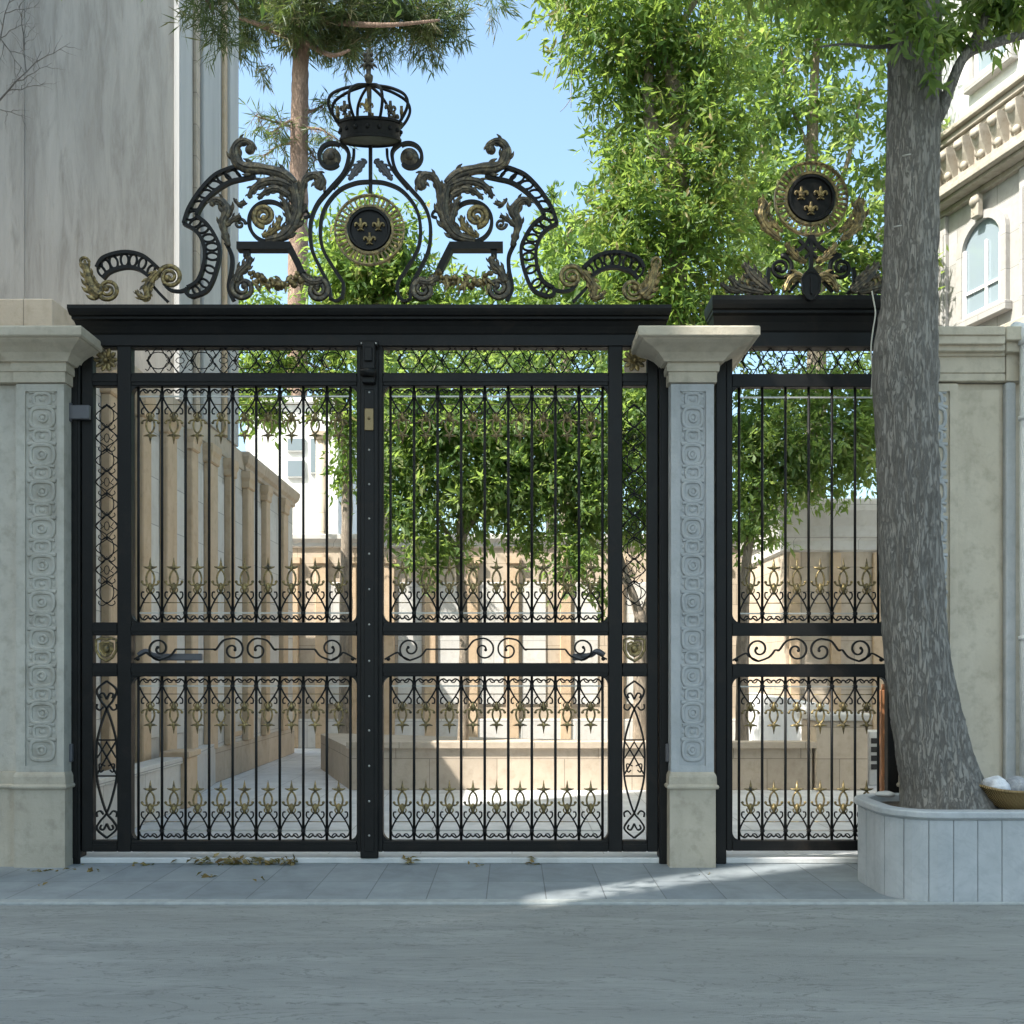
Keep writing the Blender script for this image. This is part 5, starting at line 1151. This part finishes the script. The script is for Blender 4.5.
    tree('leafy_tree', 'low dense tree hanging behind the top half of the side gate', tuple(at(742, 745, Y)), [at(742, 748, Y), at(743, 640, Y), at(747, 560, Y), at(760, 470, Y)], [.1, .09, .07, .05], 'palebark', [(c_, r_, int(n_ * 1.3)) for c_, r_, n_ in cl], 'leafpale', .135, .34, .3, 20,
         limbs=[([at(748, 540, Y), at(780, 470, Y), at(820, 430, Y), at(870, 415, Y)], .05, .02)])
    # light trees beyond the back wall behind the crest
    Y = 15
    cl = [pc(560, 262, 36, 34, Y, 1.0, 900), pc(592, 235, 30, 26, Y, .8, 500), pc(600, 290, 46, 26, Y, 1.0, 1000), pc(540, 300, 46, 26, Y, 1.0, 900), pc(565, 215, 14, 16, Y, .5, 120), pc(585, 190, 16, 12, Y, .5, 70), pc(530, 340, 70, 40, Y, 1.2, 1600), pc(600, 340, 50, 40, Y, 1.0, 1200)]
    tree('airy_tree', 'thin airy tree beyond the crest right of the crown', tuple(at(566, 738, Y)), [at(566, 740, Y), at(566, 480, Y), at(566, 300, Y), at(570, 215, Y)], [.2, .15, .1, .03], 'palebark', cl, 'leafpale', .22, .34, .4, 18, up=.4)
    cl = [pc(345, 280, 40, 26, Y, .9, 1000), pc(395, 240, 30, 30, Y, .8, 700), pc(370, 290, 60, 24, Y, 1.0, 1500), pc(370, 262, 44, 40, Y, 1.1, 1900), pc(335, 250, 26, 40, Y, .9, 700), pc(405, 280, 40, 34, Y, 1.0, 1100), pc(370, 220, 34, 20, Y, .8, 450), pc(440, 300, 40, 22, Y, 1.0, 700), pc(380, 330, 70, 44, Y, 1.2, 1900), pc(465, 330, 40, 34, Y, 1.0, 900), pc(480, 290, 30, 14, Y, .7, 220)]
    tree('bushy_tree', 'round green tree beyond the back wall framed by the central medallion', tuple(at(385, 738, Y)), [at(385, 740, Y), at(385, 480, Y), at(383, 300, Y), at(376, 240, Y)], [.22, .17, .12, .03], 'palebark', cl, 'leaf', .22, .34, .4, 18)
    Y = 11.6
    cl = [pc(248, 385, 26, 34, Y, .6, 1000), pc(280, 365, 40, 26, Y, .8, 1200), pc(262, 410, 26, 18, Y, .5, 500), pc(340, 370, 30, 36, Y, .7, 1100), pc(348, 430, 15, 44, Y, .5, 900), pc(346, 475, 12, 22, Y, .4, 350), pc(325, 390, 14, 30, Y, .5, 350), pc(250, 335, 26, 22, Y, .5, 300), pc(300, 345, 50, 20, Y, .7, 700), pc(262, 300, 26, 24, Y, .5, 350)]
    tree('leafy_tree', 'dense green tree above the passage behind the left gate leaf', tuple(at(345, 755, Y)), [at(345, 757, Y), at(346, 600, Y), at(346, 450, Y), at(330, 380, Y), at(300, 360, Y)], [.14, .12, .1, .07, .03], 'palebark', cl, 'leaf', .16, .34, .3, 20)
    # stone pine
    Y = 21; d = 29.5; k = d / F
    t = thing('pine_tree', tuple(at(298, 726, Y)), 'tall pine with a bare reddish trunk behind the left side of the crest', 'tree')
    bark_tube([at(297, 728, Y), at(297, 500, Y), at(298, 300, Y), at(299, 150, Y), at(301, 40, Y), at(304, -60, Y)], [.34, .3, .29, .26, .22, .12], 20, rough=.03).build('trunk', 'pinebark', t)
    mb = MB(); rn = random.Random(6)
    P = []; D = []; T = []
    def spray(pts, r0, r1, nt):
        limb(mb, [at(a, b, Y + dy) for a, b, dy in pts], r0, r1, 7)
    for pts in ([(297, 128, 0), (275, 122, -.3), (255, 116, -.5)], [(297, 142, 0), (278, 146, .3), (262, 158, .5)], [(302, 128, 0), (322, 130, -.4), (343, 144, -.5)], [(302, 115, 0), (318, 108, .3), (330, 100, .4)], [(297, 118, 0), (284, 124, -.4), (270, 134, -.6)], [(300, 138, 0), (310, 150, .2), (316, 160, .3)]):
        spray(pts, .05, .012, 0)
        S = spline([at(a, b, Y + dy) for a, b, dy in pts], 8)
        for q in S[4:]:
            for _ in range(3):
                e = q + Vector((rn.uniform(-.3, .3), rn.uniform(-.3, .3), rn.uniform(-.35, .2))); mb.tube([q, e], [.012, .004], 4)
                for _ in range(5): P.append(tuple(e)); D.append(tuple((e - q).normalized())); T.append(rn.random() * .5)
    for pts in ([(302, 45, 0), (260, 25, -.5), (215, 10, -1)], [(303, 30, 0), (350, 15, .5), (410, 5, .8)], [(303, 20, 0), (380, 25, -1), (440, 20, -1.4)], [(302, 40, 0), (330, 55, -.5), (350, 50, -.8)]): spray(pts, .1, .03, 0)
    mb.build('branch', 'pinebark', t)
    cl = [pc(300, 20, 34, 22, Y - .6, 1.2, 2600), pc(340, 22, 30, 26, Y, 1.3, 2300), pc(345, 48, 14, 16, Y, .7, 500), pc(395, 8, 40, 26, Y, 1.5, 3000), pc(425, 28, 26, 20, Y, 1.1, 1500), pc(455, 18, 16, 16, Y, .8, 500), pc(245, 8, 34, 22, Y, 1.4, 1700), pc(225, 40, 20, 14, Y, .8, 500), pc(240, 46, 14, 10, Y, .5, 200), pc(205, 6, 24, 14, Y, 1.0, 700), pc(300, -30, 150, 26, Y, 2.5, 6000), pc(495, 6, 14, 8, Y, .6, 120), pc(380, 48, 10, 8, Y, .4, 120), pc(262, 62, 10, 10, Y, .3, 80)]
    cl = [(c_, r_, int(n_ * 1.6)) for c_, r_, n_ in cl]
    P1, T1, D1 = clump_pts(cl, .3, 34)
    P = np.concatenate([np.array(P), P1]); D = np.concatenate([np.array(D), D1]); T = np.concatenate([np.array(T), T1])
    leaves('crown', 'needle', t, P, .34, .09, .2, D * .8, T)
    # street pine left of the frame, one bough hanging into view
    t = thing('pine_tree', (-5.4, -.9, 0), 'pine whose needle bough hangs over the grey building edge at the top left', 'tree')
    bark_tube([(-5.4, -.9, -.05), (-5.35, -.9, 3), (-5.45, -.85, 6), (-5.4, -.9, 9), (-5.3, -.9, 12)], [.24, .21, .2, .17, .1], 20, rough=.02).build('trunk', 'pinebark', t)
    mb = MB(); limb(mb, [Vector((-5.42, -.88, 8.3)), Vector((-4.4, -.5, 8.5)), at(170, -70, .2), at(196, -22, .2), at(214, 14, .2)], .06, .012, 8); limb(mb, [at(190, -30, .2), at(225, -8, .4), at(240, 12, .4)], .025, .006, 6); mb.build('branch', 'pinebark', t)
    cl = [pc(205, 0, 26, 20, .2, .3, 520), pc(214, 26, 20, 14, .2, .2, 300), pc(232, 10, 16, 22, .4, .25, 300), pc(196, -25, 30, 20, .2, .3, 500), pc(222, 44, 12, 9, .2, .15, 110), pc(150, -70, 50, 22, .2, .4, 600), ((-5, -.9, 10.5), (1.3, 1.3, 1.2), 5000), ((-5.6, -.9, 12), (1.2, 1.2, 1.0), 4000)]
    P1, T1, D1 = clump_pts(cl, .13, 30); leaves('crown', 'needle', t, P1, .13, .07, .2, D1 * .8, T1)
    # cypress tip
    Y = 18; t = thing('cypress_tree', tuple(at(552, 731, Y)), 'slim cypress with its pointed tip showing right of the crest', 'tree')
    bark_tube([at(552, 733, Y), at(552, 450, Y), at(552, 185, Y)], [.2, .14, .02], 12, rough=.01).build('trunk', 'palebark', t)
    cl = [pc(552, p, w_, 24, Y, w_ * 26 / F, n_) for p, w_, n_ in ((190, 2.5, 90), (215, 4.5, 220), (250, 7, 400), (290, 10, 600), (340, 13, 800), (400, 15, 900))]
    P1, T1, D1 = clump_pts(cl, .14, 24); leaves('crown', 'leafdark', t, P1, .16, .3, .2, np.tile(np.array([[0, 0, 1.2]]), (len(P1), 1)), T1)
    # hanging bare twig top centre: far left branch of the leafy tree handled above
back_trees()

# ================================================================== DRY LEAVES
def dry_leaves():
    rn = np.random.default_rng(3); P = []
    for (a, b, n) in ((195, 300, 150), (138, 160, 8), (405, 413, 18), (525, 535, 14), (60, 190, 6), (450, 520, 4)):
        for _ in range(n): x = X(rn.uniform(a, b)); P.append((x, rn.uniform(-.10, -.075) if n > 10 else rn.uniform(-.14, -.08), rn.uniform(.004, .06 if n > 10 else .015)))
    for (px, y, n) in ((202, -.55, 6), (212, -.6, 3), (55, -.33, 10), (40, -.36, 8), (92, -.35, 6), (267, -.75, 2), (45, -.9, 2), (700, -.5, 3), (300, -1.9, 2), (420, -2.6, 2), (820, -1.75, 3)):
        for _ in range(n): P.append((X(px, y) + rn.normal(0, .05), y + rn.normal(0, .03), (.006 if y > -1.4 else -.026)))
    P = np.array(P); D = rn.normal(size=(len(P), 3)); D[:, 2] *= .15
    o = leaves('dry_leaves', 'dryleaf', None, P, .06, .5, 1.2, D * 1.4, rn.random(len(P)))
    props(o, 'scattered brown dry leaves along the foot of the gates and on the pavement', 'dry leaves', kind='stuff')
dry_leaves()
